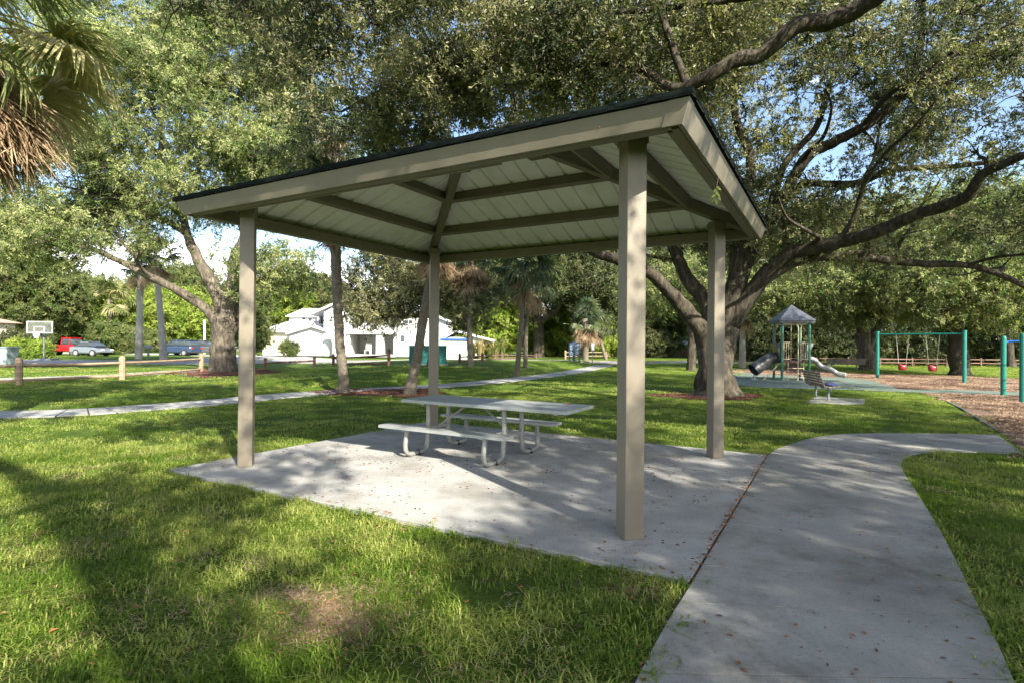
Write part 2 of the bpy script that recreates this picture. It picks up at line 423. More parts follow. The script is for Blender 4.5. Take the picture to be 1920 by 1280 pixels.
def tag(o, label=None, cat=None, group=None, kind=None):
    if label: o['label'] = label
    if cat: o['category'] = cat
    if group: o['group'] = group
    if kind: o['kind'] = kind
    return o
def thing(name, loc, label, cat, rz=0.0, group=None):
    o = bpy.data.objects.new(name, None); COL.objects.link(o)
    o.location = loc; o.rotation_euler = (0, 0, rz); o.empty_display_size = 0.2
    return tag(o, label, cat, group)
KIDS = {}
def copy_tree(o, parent=None):
    c = o.copy(); COL.objects.link(c)
    if parent: c.parent = parent
    for ch in [x for x in COL.objects if x.parent == o]: copy_tree(ch, c)
    return c
def smoothpts(pts, rads, sub=5):
    """Catmull-Rom through the given points"""
    P = [Vector(p) for p in pts]; out = []; ro = []
    for i in range(len(P) - 1):
        p0 = P[max(0, i - 1)]; p1 = P[i]; p2 = P[i + 1]; p3 = P[min(len(P) - 1, i + 2)]
        for k in range(sub):
            t = k / sub
            out.append(0.5 * ((2 * p1) + (p2 - p0) * t + (2 * p0 - 5 * p1 + 4 * p2 - p3) * t * t + (3 * p1 - p0 - 3 * p2 + p3) * t ** 3))
            ro.append(rads[i] * (1 - t) + rads[i + 1] * t)
    out.append(P[-1]); ro.append(rads[-1])
    return out, ro

# ------------------------------------------------------------ scattering small pieces (geometry nodes)
def src(name, mb, mats, smooth=False):
    me = bpy.data.meshes.new(name); me.from_pydata(mb.v, [], mb.f)
    for m in (mats if isinstance(mats, (list, tuple)) else [mats]): me.materials.append(m)
    if any(mb.mi): me.polygons.foreach_set('material_index', mb.mi)
    me.update()
    return bpy.data.objects.new(name, me)
_groups = {}
def scatter_group(key, sources):
    if key in _groups: return _groups[key]
    g = bpy.data.node_groups.new('scatter_' + key, 'GeometryNodeTree')
    g.interface.new_socket('Geometry', in_out='INPUT', socket_type='NodeSocketGeometry')
    g.interface.new_socket('Geometry', in_out='OUTPUT', socket_type='NodeSocketGeometry')
    gi = g.nodes.new('NodeGroupInput'); go = g.nodes.new('NodeGroupOutput')
    iop = g.nodes.new('GeometryNodeInstanceOnPoints')
    jn = g.nodes.new('GeometryNodeJoinGeometry')
    for s_ in sources:
        oi = g.nodes.new('GeometryNodeObjectInfo'); oi.inputs['Object'].default_value = s_
        gt = g.nodes.new('GeometryNodeGeometryToInstance')
        g.links.new(oi.outputs['Geometry'], gt.inputs[0]); g.links.new(gt.outputs[0], jn.inputs[0])
    def attr(nm, ty):
        a = g.nodes.new('GeometryNodeInputNamedAttribute'); a.data_type = ty; a.inputs['Name'].default_value = nm
        return a.outputs['Attribute']
    e2r = g.nodes.new('FunctionNodeEulerToRotation')
    g.links.new(attr('rot', 'FLOAT_VECTOR'), e2r.inputs[0])
    g.links.new(gi.outputs[0], iop.inputs['Points']); g.links.new(jn.outputs[0], iop.inputs['Instance'])
    iop.inputs['Pick Instance'].default_value = True
    g.links.new(attr('pick', 'INT'), iop.inputs['Instance Index'])
    g.links.new(e2r.outputs[0], iop.inputs['Rotation'])
    g.links.new(attr('scl', 'FLOAT'), iop.inputs['Scale'])
    g.links.new(iop.outputs[0], go.inputs[0])
    _groups[key] = g
    return g
def scatter(name, key, sources, pts, rot, scl, parent=None, loc=(0, 0, 0), kind='stuff'):
    pts = np.asarray(pts, np.float32) - np.asarray(loc, np.float32)
    n = len(pts)
    me = bpy.data.meshes.new(name); me.vertices.add(n)
    me.vertices.foreach_set('co', pts.ravel())
    a = me.attributes.new('rot', 'FLOAT_VECTOR', 'POINT'); a.data.foreach_set('vector', np.asarray(rot, np.float32).ravel())
    a = me.attributes.new('scl', 'FLOAT', 'POINT'); a.data.foreach_set('value', np.asarray(scl, np.float32))
    a = me.attributes.new('pick', 'INT', 'POINT'); a.data.foreach_set('value', RG.integers(0, len(sources), n).astype(np.int32))
    o = bpy.data.objects.new(name, me); COL.objects.link(o)
    if parent: o.parent = parent
    else: o.location = loc
    md = o.modifiers.new('scatter', 'NODES'); md.node_group = scatter_group(key, sources)
    if kind: o['kind'] = kind
    return o

def leaf_into(mb, p, d, up, ln, wd, fold=0.25):
    d = d.normalized(); s_ = d.cross(up)
    if s_.length < 1e-3: s_ = Vector((1, 0, 0))
    s_.normalize(); n = s_.cross(d)
    m1 = p + d * ln * 0.32 + n * wd * fold; m2 = p + d * ln * 0.70 + n * wd * fold * 0.6
    mb.add([p, m1 + s_ * wd * 0.5, m2 + s_ * wd * 0.36, p + d * ln, m2 - s_ * wd * 0.36, m1 - s_ * wd * 0.5],
           [(0, 1, 2, 3), (0, 3, 4, 5)])
def make_sprig(seed, nleaf, ln, wd, length, spread, bare=0.0):
    q = random.Random(seed); mb = MB()
    axes = [(Vector((0, 0, 0)), Vector((0, 0, 1)), length)]
    for k in range(5):
        t = q.uniform(0.15, 0.85); a = q.uniform(0, 6.28)
        d = Vector((math.cos(a), math.sin(a), q.uniform(0.2, 1.2))).normalized()
        axes.append((Vector((0, 0, length * t)), d, spread * q.uniform(0.6, 1.1)))
    mb.m = 1
    for p, d, l in axes: mb.tube([p, p + d * l * 0.55 + Vector((q.uniform(-.02, .02), q.uniform(-.02, .02), 0)), p + d * l], [0.0045, 0.003, 0.0012], 3, False)
    mb.m = 0
    for k in range(nleaf):
        p, d, l = q.choice(axes); t = q.uniform(0.25, 1.0)
        pos = p + d * l * t
        a = q.uniform(0, 6.28)
        ld = (Vector((math.cos(a), math.sin(a), q.uniform(-0.7, 0.7))) + d * 0.5).normalized()
        up = Vector((q.uniform(-0.6, 0.6), q.uniform(-0.6, 0.6), 1))
        leaf_into(mb, pos, ld, up, ln * q.uniform(0.7, 1.2), wd * q.uniform(0.7, 1.2))
    return mb
def sprig_set(key, lm, nleaf=34, ln=0.086, wd=0.038, length=0.42, spread=0.26):
    return [src('leafy_twig', make_sprig(100 + i, nleaf, ln, wd, length, spread), [lm, M_TWIG]) for i in range(5)]
SPR = {
    'oak': sprig_set('oak', M_LOAK), 'oakb': sprig_set('oakb', M_LOAKLIT), 'near': sprig_set('near', M_LOAK, 26, 0.092, 0.040, 0.45, 0.28),
    'lime': sprig_set('lime', M_LLIME, 46, 0.085, 0.05), 'dark': sprig_set('dark', M_LDARK, 46, 0.09, 0.045),
    'mid': sprig_set('mid', M_LMID, 46, 0.09, 0.045),
}

def dir_to_euler(D, spin):
    """euler arrays turning +Z to the rows of D with a spin about it"""
    D = D / np.linalg.norm(D, axis=1, keepdims=True)
    ry = np.arccos(np.clip(D[:, 2], -1, 1)); rz = np.arctan2(D[:, 1], D[:, 0])
    # R = Rz(rz) Ry(ry) Rz(spin)  -> xyz euler
    c1, s1, c2, s2, c3, s3 = np.cos(rz), np.sin(rz), np.cos(ry), np.sin(ry), np.cos(spin), np.sin(spin)
    r00 = c1 * c2 * c3 - s1 * s3; r10 = s1 * c2 * c3 + c1 * s3; r20 = -s2 * c3
    r21 = s2 * s3; r22 = c2
    return np.stack([np.arctan2(r21, r22), np.arcsin(np.clip(-r20, -1, 1)), np.arctan2(r10, r00)], 1)

def tree(name, label, cat, base, limbs, ells, kind='oak', bm=None, spc=30, ssc=1.0, clump=(0.75, 0.42), group=None,
         seed=1, hole=0.0, droop=0.1, brad=1.0, shell=0.5, twigs=True, trunk_n=14, flare=0.25, extra=(), nsub=0, sublen=3.5):
    """limbs: [(points, radii)] with the trunk first; ells: [(centre, radii, clumps)] the crown is filled with"""
    q = random.Random(seed); rg = np.random.default_rng(seed)
    bm = bm or M_BARK
    base = Vector(base)
    t = thing(name, base, label, cat, group=group)
    nodes = []; nrad = []
    for i, (pts, rads) in enumerate(limbs):
        P, Rr = smoothpts(pts, rads, 6)
        for k in range(1, len(P) - 1):
            j = Rr[k] * 0.12
            if i: P[k] = P[k] + Vector((q.uniform(-j, j), q.uniform(-j, j), q.uniform(-j, j)))
        mb = MB(); mb.tube(P, Rr, trunk_n if i == 0 else 9, True, flare, seed + i)
        o = mb.build('trunk' if i == 0 else 'limb', bm, t, smooth=True, off=base)
        if i == 0: t['trunk'] = 1
        lo = int(len(P) * 0.55) if i == 0 else int(len(P) * 0.25)
        for p, r in list(zip(P, Rr))[lo:]: nodes.append(tuple(p)); nrad.append(r)
    if 'trunk' in t: del t['trunk']
    for k in range(nsub):
        ni = q.randrange(len(nodes)); a = Vector(nodes[ni]); r_ = min(nrad[ni] * .55, .085)
        if r_ < .03: continue
        out = a - base; out.z = 0; out = out.normalized() if out.length > .1 else Vector((1, 0, 0))
        d = (out * q.uniform(.5, 1.4) + Vector((q.uniform(-.8, .8), q.uniform(-.8, .8), q.uniform(.0, .8)))).normalized(); P = [a]; l = sublen * q.uniform(.6, 1.3)
        for j in range(5):
            d = (d + Vector((q.uniform(-1, 1), q.uniform(-1, 1), q.uniform(-.7, .8))) * .55).normalized(); P.append(P[-1] + d * l / 5)
        P, Rr = smoothpts(P, [r_ * (1 - .15 * j) for j in range(6)], 4)
        mb = MB(); mb.tube(P, Rr, 7, True, flare, seed + 50 + k); mb.build('limb', bm, t, smooth=True, off=base)
        for p_, rr_ in list(zip(P, Rr))[6:]: nodes.append(tuple(p_)); nrad.append(rr_)
    C = []
    for c, r, n in ells:
        c = np.array(c, float); r = np.array(r, float); k = 0; tries = 0
        while k < n and tries < n * 30:
            tries += 1
            u = rg.normal(size=3); u /= np.linalg.norm(u)
            rr = rg.random() ** (1 / 3 if shell == 0 else (1 / 3) * (1 - shell * 0.7))
            p = c + u * rr * r
            if hole and noise.noise(Vector(p * 0.42) + Vector((seed * 3.1, 0, 0))) < -0.35 + hole * 0.5: continue
            C.append(p); k += 1
    C += [np.array(e_, float) for e_ in extra]
    C = np.array(C); N = np.array(nodes); NR = np.array(nrad)
    d0 = np.array([np.min(np.linalg.norm(N - c, axis=1)) for c in C])
    order = np.argsort(d0)
    if twigs:
        mb = MB()
        for ci in order:
            c = C[ci]; dd = np.linalg.norm(N - c, axis=1) + np.maximum(0, (N[:, 2] - c[2])) * 0.25
            ni = int(np.argmin(dd)); a = Vector(N[ni]); b = Vector(c); l = (b - a).length
            if l < 0.2: continue
            m1 = a.lerp(b, 0.35) + Vector((q.uniform(-1, 1), q.uniform(-1, 1), q.uniform(-0.2, 1))) * l * 0.13
            m2 = a.lerp(b, 0.7) + Vector((q.uniform(-1, 1), q.uniform(-1, 1), q.uniform(-0.5, 1))) * l * 0.12
            r0 = min(NR[ni] * 0.7, (0.018 + 0.016 * l) * brad); r1 = 0.010 * brad
            P, Rr = smoothpts([a, m1, m2, b], [r0, r0 * 0.75, r0 * 0.5, r1], 3)
            mb.tube(P, Rr, 5, False)
            N = np.vstack([N, [tuple(p) for p in P[2:]]]); NR = np.concatenate([NR, Rr[2:]])
            for _ in range(3):
                e = b + Vector((q.gauss(0, 1), q.gauss(0, 1), q.gauss(-0.1, 0.5))) * clump[0] * 0.9
                mb.tube([P[-3], P[-3].lerp(e, 0.5) + Vector((0, 0, 0.08)), e], [r1 * 1.2, r1 * 0.8, 0.004], 3, False)
        mb.build('branches', bm, t, smooth=True, off=base, kind='stuff')
    n = len(C) * spc
    ci = np.repeat(np.arange(len(C)), spc)
    csz = rg.uniform(0.7, 1.25, len(C))
    off = rg.normal(size=(n, 3)) * np.array([clump[0], clump[0], clump[1]]) * csz[ci][:, None] * 0.75
    P = C[ci] + off
    D = off / clump[0] + rg.normal(size=(n, 3)) * 0.6 + np.array([0, 0, 0.25 - droop * 2])
    rot = dir_to_euler(D, rg.uniform(0, 6.28, n))
    scatter('crown', kind, SPR[kind], P, rot, rg.uniform(0.75, 1.25, n) * ssc, parent=t, loc=base)
    return t

# ============================================================ GROUND
def grid_ground():
    def warp(a, b, n, p=2.2):
        u = np.linspace(-1, 1, n); w = np.sign(u) * np.abs(u) ** p
        return np.where(w < 0, -w * a, w * b)
    xs = warp(-260, 260, 261); ys = warp(-120, 380, 301) + 14
    X, Y = np.meshgrid(xs, ys); Z = gz(X, Y)
    # keep the lawn under the concrete, never through it
    v = np.stack([X, Y, Z], -1).reshape(-1, 3)
    nx, ny = len(xs), len(ys)
    i = np.arange(nx * ny).reshape(ny, nx)
    f = np.stack([i[:-1, :-1], i[:-1, 1:], i[1:, 1:], i[1:, :-1]], -1).reshape(-1, 4)
    me = bpy.data.meshes.new('ground'); me.from_pydata(v.tolist(), [], f.tolist()); me.materials.append(M_GROUND)
    me.polygons.foreach_set('use_smooth', [True] * len(me.polygons)); me.update()
    o = bpy.data.objects.new('ground', me); COL.objects.link(o); tag(o, kind='structure')
grid_ground()

def strip(pts, w, n=None, dz=0.02, thick=0.08):
    """ribbon along world points on the terrain"""
    P, _ = smoothpts([Vector((p[0], p[1], 0)) for p in pts], [w] * len(pts), 8)
    L_, R_ = [], []
    for i, p in enumerate(P):
        d = (P[min(i + 1, len(P) - 1)] - P[max(i - 1, 0)]).normalized(); s_ = Vector((-d.y, d.x, 0))
        for k, A in ((1, L_), (-1, R_)):
            e = p + s_ * k * w / 2; A.append(Vector((e.x, e.y, gzf(e.x, e.y) + dz)))
    return L_, R_
def strip_mesh(name, L_, R_, mat, kind='structure', parent=None, skip=0.0):
    mb = MB(); n = len(L_)
    vs = L_ + R_ + [v - Vector((0, 0, 0.1)) for v in L_] + [v - Vector((0, 0, 0.1)) for v in R_]
    fs = []
    for i in range(n - 1):
        fs += [(i, i + 1, n + i + 1, n + i), (i, 2 * n + i, 2 * n + i + 1, i + 1), (n + i, n + i + 1, 3 * n + i + 1, 3 * n + i)]
    fs += [(0, n, 3 * n, 2 * n), (n - 1, 3 * n - 1, 4 * n - 1, 2 * n - 1)]
    mb.add(vs, fs)
    return mb.build(name, mat, parent, kind=kind)

# shelter frame (local x towards the right-hand post, local y towards the left-hand post)
ANG = 0.5213
SX = Vector((math.sin(ANG), math.cos(ANG), 0)); SY = Vector((-math.cos(ANG), math.sin(ANG), 0))
SO = Vector((1.025, 4.815, 0)); SRZ = math.atan2(SX.y, SX.x)
LA, LB, DI, EX = 5.226, 3.991, 0.641, 0.538
def sl(x, y, z=0): return SO + SX * x + SY * y + Vector((0, 0, z))
SLAB = [(-DI, -DI), (LB + DI, -DI), (LB + DI, LA + DI), (-DI, LA + DI)]
mb = MB(); mb.prism(SLAB, -0.12, 0.0)
slab = mb.build('shelter_slab', M_SLAB, None, bevel=0.008); slab.location = SO; slab.rotation_euler = (0, 0, SRZ); tag(slab, kind='structure')
SLABW = [tuple(sl(*p))[:2] for p in SLAB]

# curved walkway beside the slab, in poured slabs with joints
LE = [at(1120, 1420, 0), at(1182, 1280, 0), at(1240, 1172, 0), at(1292, 1090, 0), at(1330, 1027, 0), at(1372, 958, 0), at(1407, 902, 0), at(1440, 850, 0), at(1478, 832, 0), at(1525, 819, 0), at(1590, 812, 0), at(1680, 811, 0), at(1780, 812, 0), at(1872, 814, 0)]
RE = [at(1960, 1420, 0), at(1907, 1290, 0), at(1866, 1196, 0), at(1826, 1118, 0), at(1795, 1055, 0), at(1762, 992, 0), at(1728, 936, 0), at(1700, 893, 0), at(1690, 872, 0), at(1694, 858, 0), at(1716, 850, 0), at(1765, 846.5, 0), at(1840, 847, 0), at(1921, 852, 0)]
LEs, _ = smoothpts(LE, [0] * len(LE), 6); REs, _ = smoothpts(RE, [0] * len(RE), 6)
tocam = Vector((-0.25, -0.97, 0))
LEs = [LEs[0] + (LEs[0] - LEs[6]) * 2] + LEs; REs = [REs[0] + (REs[0] - REs[6]) * 2] + REs
WALKW = [tuple(p)[:2] for p in LEs] + [tuple(p)[:2] for p in reversed(REs)]
walk = MB(); walk.prism([(p[0], p[1]) for p in WALKW], -0.14, -0.012)
walk_o = walk.build('concrete_walkway', M_JOINT); tag(walk_o, kind='structure')
cuts = [0, 8, 16, 22, 29, 34, 39, 44, 52, 60, 68, len(LEs) - 1]
def inset_line(a, b, g):
    d = (b - a).normalized() * g
    return a + d, b - d
for k in range(len(cuts) - 1):
    i0, i1 = cuts[k], cuts[k + 1]
    A = [p.copy() for p in LEs[i0:i1 + 1]]; B = [p.copy() for p in REs[i0:i1 + 1]]
    g = 0.007
    if k: 
        dA = (A[1] - A[0]).normalized(); dB = (B[1] - B[0]).normalized(); A[0] += dA * g; B[0] += dB * g
    dA = (A[-1] - A[-2]).normalized(); dB = (B[-1] - B[-2]).normalized(); A[-1] -= dA * g; B[-1] -= dB * g
    # gap against the shelter slab
    A = [a + (b - a).normalized() * 0.022 for a, b in zip(A, B)]
    mb = MB(); mb.prism([(p.x, p.y) for p in A] + [(p.x, p.y) for p in reversed(B)], -0.02, 0.0)
    mb.build('concrete_slab', M_WALK, walk_o)

# footpath beyond the lawn, with its joints
FP = [(p[0], p[1]) for p in PATH_PTS[:-1]]
Lp, Rp = strip(FP, 1.35, dz=0.03)
fp = strip_mesh('footpath', [p - Vector((0, 0, 0.02)) for p in Lp], [p - Vector((0, 0, 0.02)) for p in Rp], M_JOINT)
for i in range(8, len(Lp) - 1):
    A, B = Lp[i:i + 2], Rp[i:i + 2]
    e = 0.012 / max(0.3, (A[1] - A[0]).length)
    a0, a1 = A[0].lerp(A[1], e), A[1].lerp(A[0], e); b0, b1 = B[0].lerp(B[1], e), B[1].lerp(B[0], e)
    strip_mesh('concrete_slab', [a0, a1], [b0, b1], M_PALEC, None, fp)

def sheet(name, img, mat, dz=0.012, z=None, kind='structure', sub=1.2):
    """flat-lying patch whose outline is given on the ground; follows the terrain"""
    P = [at(px, py, z) for px, py in img]
    P, _ = smoothpts(P + [P[0]], [0] * (len(P) + 1), 5)
    P = P[:-1]
    poly = [(p.x, p.y) for p in P]
    mb = MB(); n = len(poly)
    tri = tessellate_polygon([[Vector((p[0], p[1], 0)) for p in poly]])
    bm = bmesh.new(); vs = [bm.verts.new((p[0], p[1], 0)) for p in poly]
    for t_ in tri:
        try: bm.faces.new([vs[i] for i in t_])
        except ValueError: pass
    for _ in range(4):
        ed = [e for e in bm.edges if e.calc_length() > sub]
        if not ed: break
        bmesh.ops.subdivide_edges(bm, edges=ed, cuts=1); bmesh.ops.triangulate(bm, faces=bm.faces)
    for v in bm.verts: v.co.z = gzf(v.co.x, v.co.y) + dz
    bmesh.ops.recalc_face_normals(bm, faces=bm.faces)
    if sum(f.normal.z for f in bm.faces) < 0: bmesh.ops.reverse_faces(bm, faces=bm.faces)
    me = bpy.data.meshes.new(name); bm.to_mesh(me); bm.free(); me.materials.append(mat)
    o = bpy.data.objects.new(name, me); COL.objects.link(o); tag(o, kind=kind)
    return poly
POLY = {}
POLY['chips'] = sheet('wood_chip_area', [(1375, 693), (1450, 690), (1600, 699), (1760, 704), (1960, 712), (2100, 725), (2200, 900), (1990, 885), (1921, 846), (1870, 808), (1806, 768), (1752, 741), (1700, 733), (1560, 728), (1440, 724), (1371, 716)], M_MULCH, 0.010)
POLY['rubber'] = sheet('rubber_play_surface', [(1340, 711), (1385, 699), (1440, 702), (1600, 709), (1668, 722), (1690, 730), (1800, 731), (1925, 736), (2050, 741), (1925, 742), (1800, 738), (1690, 735), (1560, 730), (1440, 727), (1360, 720)], M_RUBBER, 0.020)
POLY['palmbed'] = sheet('mulch_bed', [(585, 735), (640, 728), (720, 729), (800, 728), (822, 735), (790, 744), (700, 743), (630, 741)], M_RMULCH, 0.02)
POLY['oakbed'] = sheet('mulch_bed', [(1205, 741), (1290, 737), (1400, 738), (1428, 743), (1380, 750), (1280, 747)], M_RMULCH, 0.02)
POLY['loakbed'] = sheet('mulch_bed', [(318, 700), (360, 693), (440, 690), (510, 694), (520, 701), (440, 707), (350, 706)], M_RMULCH, 0.02)
# timber edge of the wood chip area
ed = [at(1752, 741), at(1806, 768), at(1870, 808)]
eo = thing('timber_edging', ed[0], 'low grey edging along the lawn side of the wood chip area', 'edging')
for a, b in zip(ed[:-1], ed[1:]):
    mb = MB(); mb.beam(a + Vector((0, 0, -0.005)), b + Vector((0, 0, -0.005)), 0.04, 0.08); mb.build('board', M_BGREY, eo, off=ed[0])

# street, kerbside walk and drives beyond the fence
def rib(name, pts, w, mat, dz):
    Lp, Rp = strip(pts, w, dz=dz); return strip_mesh(name, Lp, Rp, mat)
a_ = [at(-60, 713), at(60, 710), at(230, 703), at(330, 697)]
rib('pavement', [(a_[0].x, a_[0].y), (a_[1].x, a_[1].y), (a_[2].x, a_[2].y), (a_[3].x, a_[3].y + 1)], 1.8, M_PALEC, 0.03)
rib('road', [(-62, 36), (-40, 37), (-24, 39), (-12, 44), (4, 50), (30, 60), (80, 75)], 6.5, M_ROAD, 0.04)
rib('side_road', [(-16, 43.5), (-21, 54), (-32, 63), (-70, 72)], 5.0, M_PALEC, 0.05)
rib('driveway', [(-25, 60), (-24.5, 50), (-23.5, 43)], 6.0, M_PALEC, 0.06)

# ============================================================ GRASS and litter
def inpoly(X, Y, poly):
    c = np.zeros(X.shape, bool); n = len(poly); j = n - 1
    for i in range(n):
        xi, yi = poly[i]; xj, yj = poly[j]
        m = ((yi > Y) != (yj > Y)) & (X < (xj - xi) * (Y - yi) / (yj - yi + 1e-12) + xi)
        c ^= m; j = i
    return c
def blade_patch(seed, rad, n, h, w, flat=0.5):
    q = random.Random(seed); mb = MB()
    for k in range(n):
        a = q.uniform(0, 6.28); r = rad * math.sqrt(q.random()); p = Vector((r * math.cos(a), r * math.sin(a), -0.01))
        b = q.uniform(0, 6.28); d = Vector((math.cos(b), math.sin(b), 0)); s_ = Vector((-d.y, d.x, 0))
        hh = h * q.uniform(0.5, 1.25); ww = w * q.uniform(0.6, 1.2); ln = q.uniform(0.15, 1.0) * flat
        p1 = p + d * hh * ln * 0.35 + Vector((0, 0, hh * 0.55)); p2 = p + d * hh * ln * 1.25 + Vector((0, 0, hh * (0.95 - 0.42 * min(1, ln))))
        mb.add([p - s_ * ww / 2, p + s_ * ww / 2, p1 + s_ * ww * 0.42, p1 - s_ * ww * 0.42, p2], [(0, 1, 2, 3), (3, 2, 4)])
    return mb
G_NEAR = [src('grass_tuft', blade_patch(i, 0.20, 105, 0.072, 0.0075, 1.7), M_GRASS) for i in range(5)]
G_MID = [src('grass_tuft', blade_patch(20 + i, 0.34, 150, 0.055, 0.009, 1.3), M_GRASS) for i in range(5)]
G_FAR = [src('grass_tuft', blade_patch(40 + i, 0.8, 210, 0.050, 0.019, 0.8), M_GRASS) for i in range(5)]
def keep_out(X, Y, pad=0.0):
    k = np.ones(X.shape, bool)
    for poly in [SLABW, WALKW] + list(POLY.values()): k &= ~inpoly(X, Y, poly)
    k &= np.abs(path_sd(X, Y)) > 0.72
    return k
def grass(name, key, srcs, x0, x1, y0, y1, dens, scl=(0.8, 1.2), cond=None):
    n = int((x1 - x0) * (y1 - y0) * dens)
    X = RG.uniform(x0, x1, n); Y = RG.uniform(y0, y1, n)
    k = keep_out(X, Y) & (np.abs(X) < 1.15 * np.maximum(Y, 0) + 2.0)
    if cond: k &= cond(X, Y)
    X, Y = X[k], Y[k]; n = len(X)
    # thin spots
    Z = gz(X, Y)
    rot = np.stack([RG.normal(0, 0.06, n), RG.normal(0, 0.06, n), RG.uniform(0, 6.28, n)], 1)
    return scatter(name, key, srcs, np.stack([X, Y, Z], 1), rot, RG.uniform(*scl, n))
qb = at(598, 1140); ql = at(640, 1180)
def near_cond(X, Y):
    pz = np.array([noise.noise(Vector((a * 1.3, b * 1.3, 0))) for a, b in zip(X, Y)])
    bare = (np.hypot(X - qb.x, Y - qb.y) > 0.27 + .14 * np.sin(3 * np.arctan2(Y - qb.y, X - qb.x))) | (RG.random(X.shape) < 0.10)
    return bare & (RG.random(X.shape) < 0.86 + 0.5 * pz)
g1 = grass('grass', 'gn', G_NEAR, -9, 9, 0.6, 9, 36, cond=near_cond); tag(g1, 'bright green broad bladed grass at the front of the lawn around the slab', 'grass')
def edge_grass():
    P = []
    for poly in (SLABW, WALKW):
        n = len(poly)
        for i in range(n):
            a = np.array(poly[i]); b = np.array(poly[(i + 1) % n]); l = np.linalg.norm(b - a); nr = np.array([b[1] - a[1], a[0] - b[0]]) / max(l, 1e-6)
            for k in range(int(l * 16 + RG.random())):
                for sg in (1, -1):
                    e = a + (b - a) * RG.random() + nr * sg * RG.uniform(0.0, .05)
                    P.append(e)
    P = np.array(P); k = ~inpoly(P[:, 0], P[:, 1], SLABW) & ~inpoly(P[:, 0], P[:, 1], WALKW) & (P[:, 1] > 1); P = P[k]
    # not along the joint between slab and walkway
    d = np.array([min(np.hypot(x - (sl(t, -DI - .02)).x, y - (sl(t, -DI - .02)).y) for t in np.linspace(-DI + .1, LB + DI - .1, 40)) for x, y in P]); P = P[d > .08]
    n = len(P); rot = np.stack([RG.normal(0, .1, n), RG.normal(0, .1, n), RG.uniform(0, 6.28, n)], 1)
    o = scatter('edge_grass', 'ge', G_EDGE, np.stack([P[:, 0], P[:, 1], np.full(n, GZ0)], 1), rot, RG.uniform(.7, 1.25, n)); tag(o, 'longer grass creeping over the edges of the slab and the walkway', 'grass')
G_EDGE = [src('edge_tuft', blade_patch(60 + i, 0.05, 16, 0.10, 0.0075, 1.2), M_GRASS) for i in range(5)]
edge_grass()
G_STRAW = [src('straw', blade_patch(80 + i, 0.16, 46, 0.030, 0.0045, 3.6), M_DEAD) for i in range(4)]
def straw():
    n = 900; X = RG.uniform(-8, 8, n); Y = RG.uniform(1.2, 9, n)
    X = np.concatenate([X, RG.normal(qb.x, .24, 110)]); Y = np.concatenate([Y, RG.normal(qb.y, .17, 110)])
    k = keep_out(X, Y) & (np.abs(X) < 1.15 * Y + 1); X, Y = X[k], Y[k]; n = len(X)
    o = scatter('dry_straw', 'gs', G_STRAW, np.stack([X, Y, gz(X, Y) + .012], 1), np.stack([np.zeros(n), np.zeros(n), RG.uniform(0, 6.28, n)], 1), RG.uniform(.7, 1.3, n)); tag(o, 'dry straw coloured clippings lying between the blades of the front lawn', 'grass')
straw()
g2 = grass('grass', 'gm', G_MID, -19, 19, 8.6, 20, 7.5); tag(g2, 'mown green lawn behind and beside the shelter', 'grass')
g3 = grass('grass', 'gf', G_FAR, -48, 48, 19.5, 62, 1.5, cond=lambda X, Y: (Y < 30) | (path_sd(X, Y) < 3)); tag(g3, 'far lawn running back to the fence and the playground', 'grass')

def fallen(mb, p, sz, a, q):
    d = Vector((math.cos(a), math.sin(a), 0)); s_ = Vector((-d.y, d.x, 0)); c = q.uniform(0.05, 0.3) * sz
    w = sz * q.uniform(0.16, 0.3)
    up = Vector((0, 0, 1))
    mb.add([p + up * 0.002, p + d * sz * 0.4 + s_ * w + up * c, p + d * sz + up * c * 0.5, p + d * sz * 0.45 - s_ * w + up * c * 0.9, p + d * sz * 0.45 + up * 0.002], [(0, 1, 4), (1, 2, 4), (2, 3, 4), (3, 0, 4)])
def litter():
    q = random.Random(5); mb = MB(); n = 0
    while n < 2600:
        if q.random() < 0.5:
            p = sl(q.uniform(-DI, LB + DI) , q.uniform(-DI, LA + DI)); z = 0.001
        else:
            x = q.uniform(0.4, 6.5); y = q.uniform(1.4, 9.5)
            if not inpoly(np.array([x]), np.array([y]), WALKW)[0] or inpoly(np.array([x]), np.array([y]), SLABW)[0]: continue
            p = Vector((x, y, 0)); z = 0.004
        if noise.noise(p * 0.8) < -0.25: continue
        mb.m = 0 if q.random() < 0.8 else 1
        fallen(mb, Vector((p.x, p.y, z)), q.choice([0.012, 0.016, 0.02, 0.03, 0.045]), q.uniform(0, 6.28), q); n += 1
    # leaves caught in the joint between slab and walkway
    for k in range(260):
        p = sl(q.uniform(-DI, LB + DI), -DI - q.gauss(0.0, 0.018))
        mb.m = 0 if q.random() < 0.7 else 1
        fallen(mb, Vector((p.x, p.y, 0.002)), q.uniform(0.02, 0.05), q.uniform(0, 6.28), q)
    o = mb.build('fallen_leaves', [M_LITTER, M_ORANGEL], kind='stuff'); tag(o, 'small brown dry leaves scattered on the slab and the walkway', 'leaf litter')
litter()
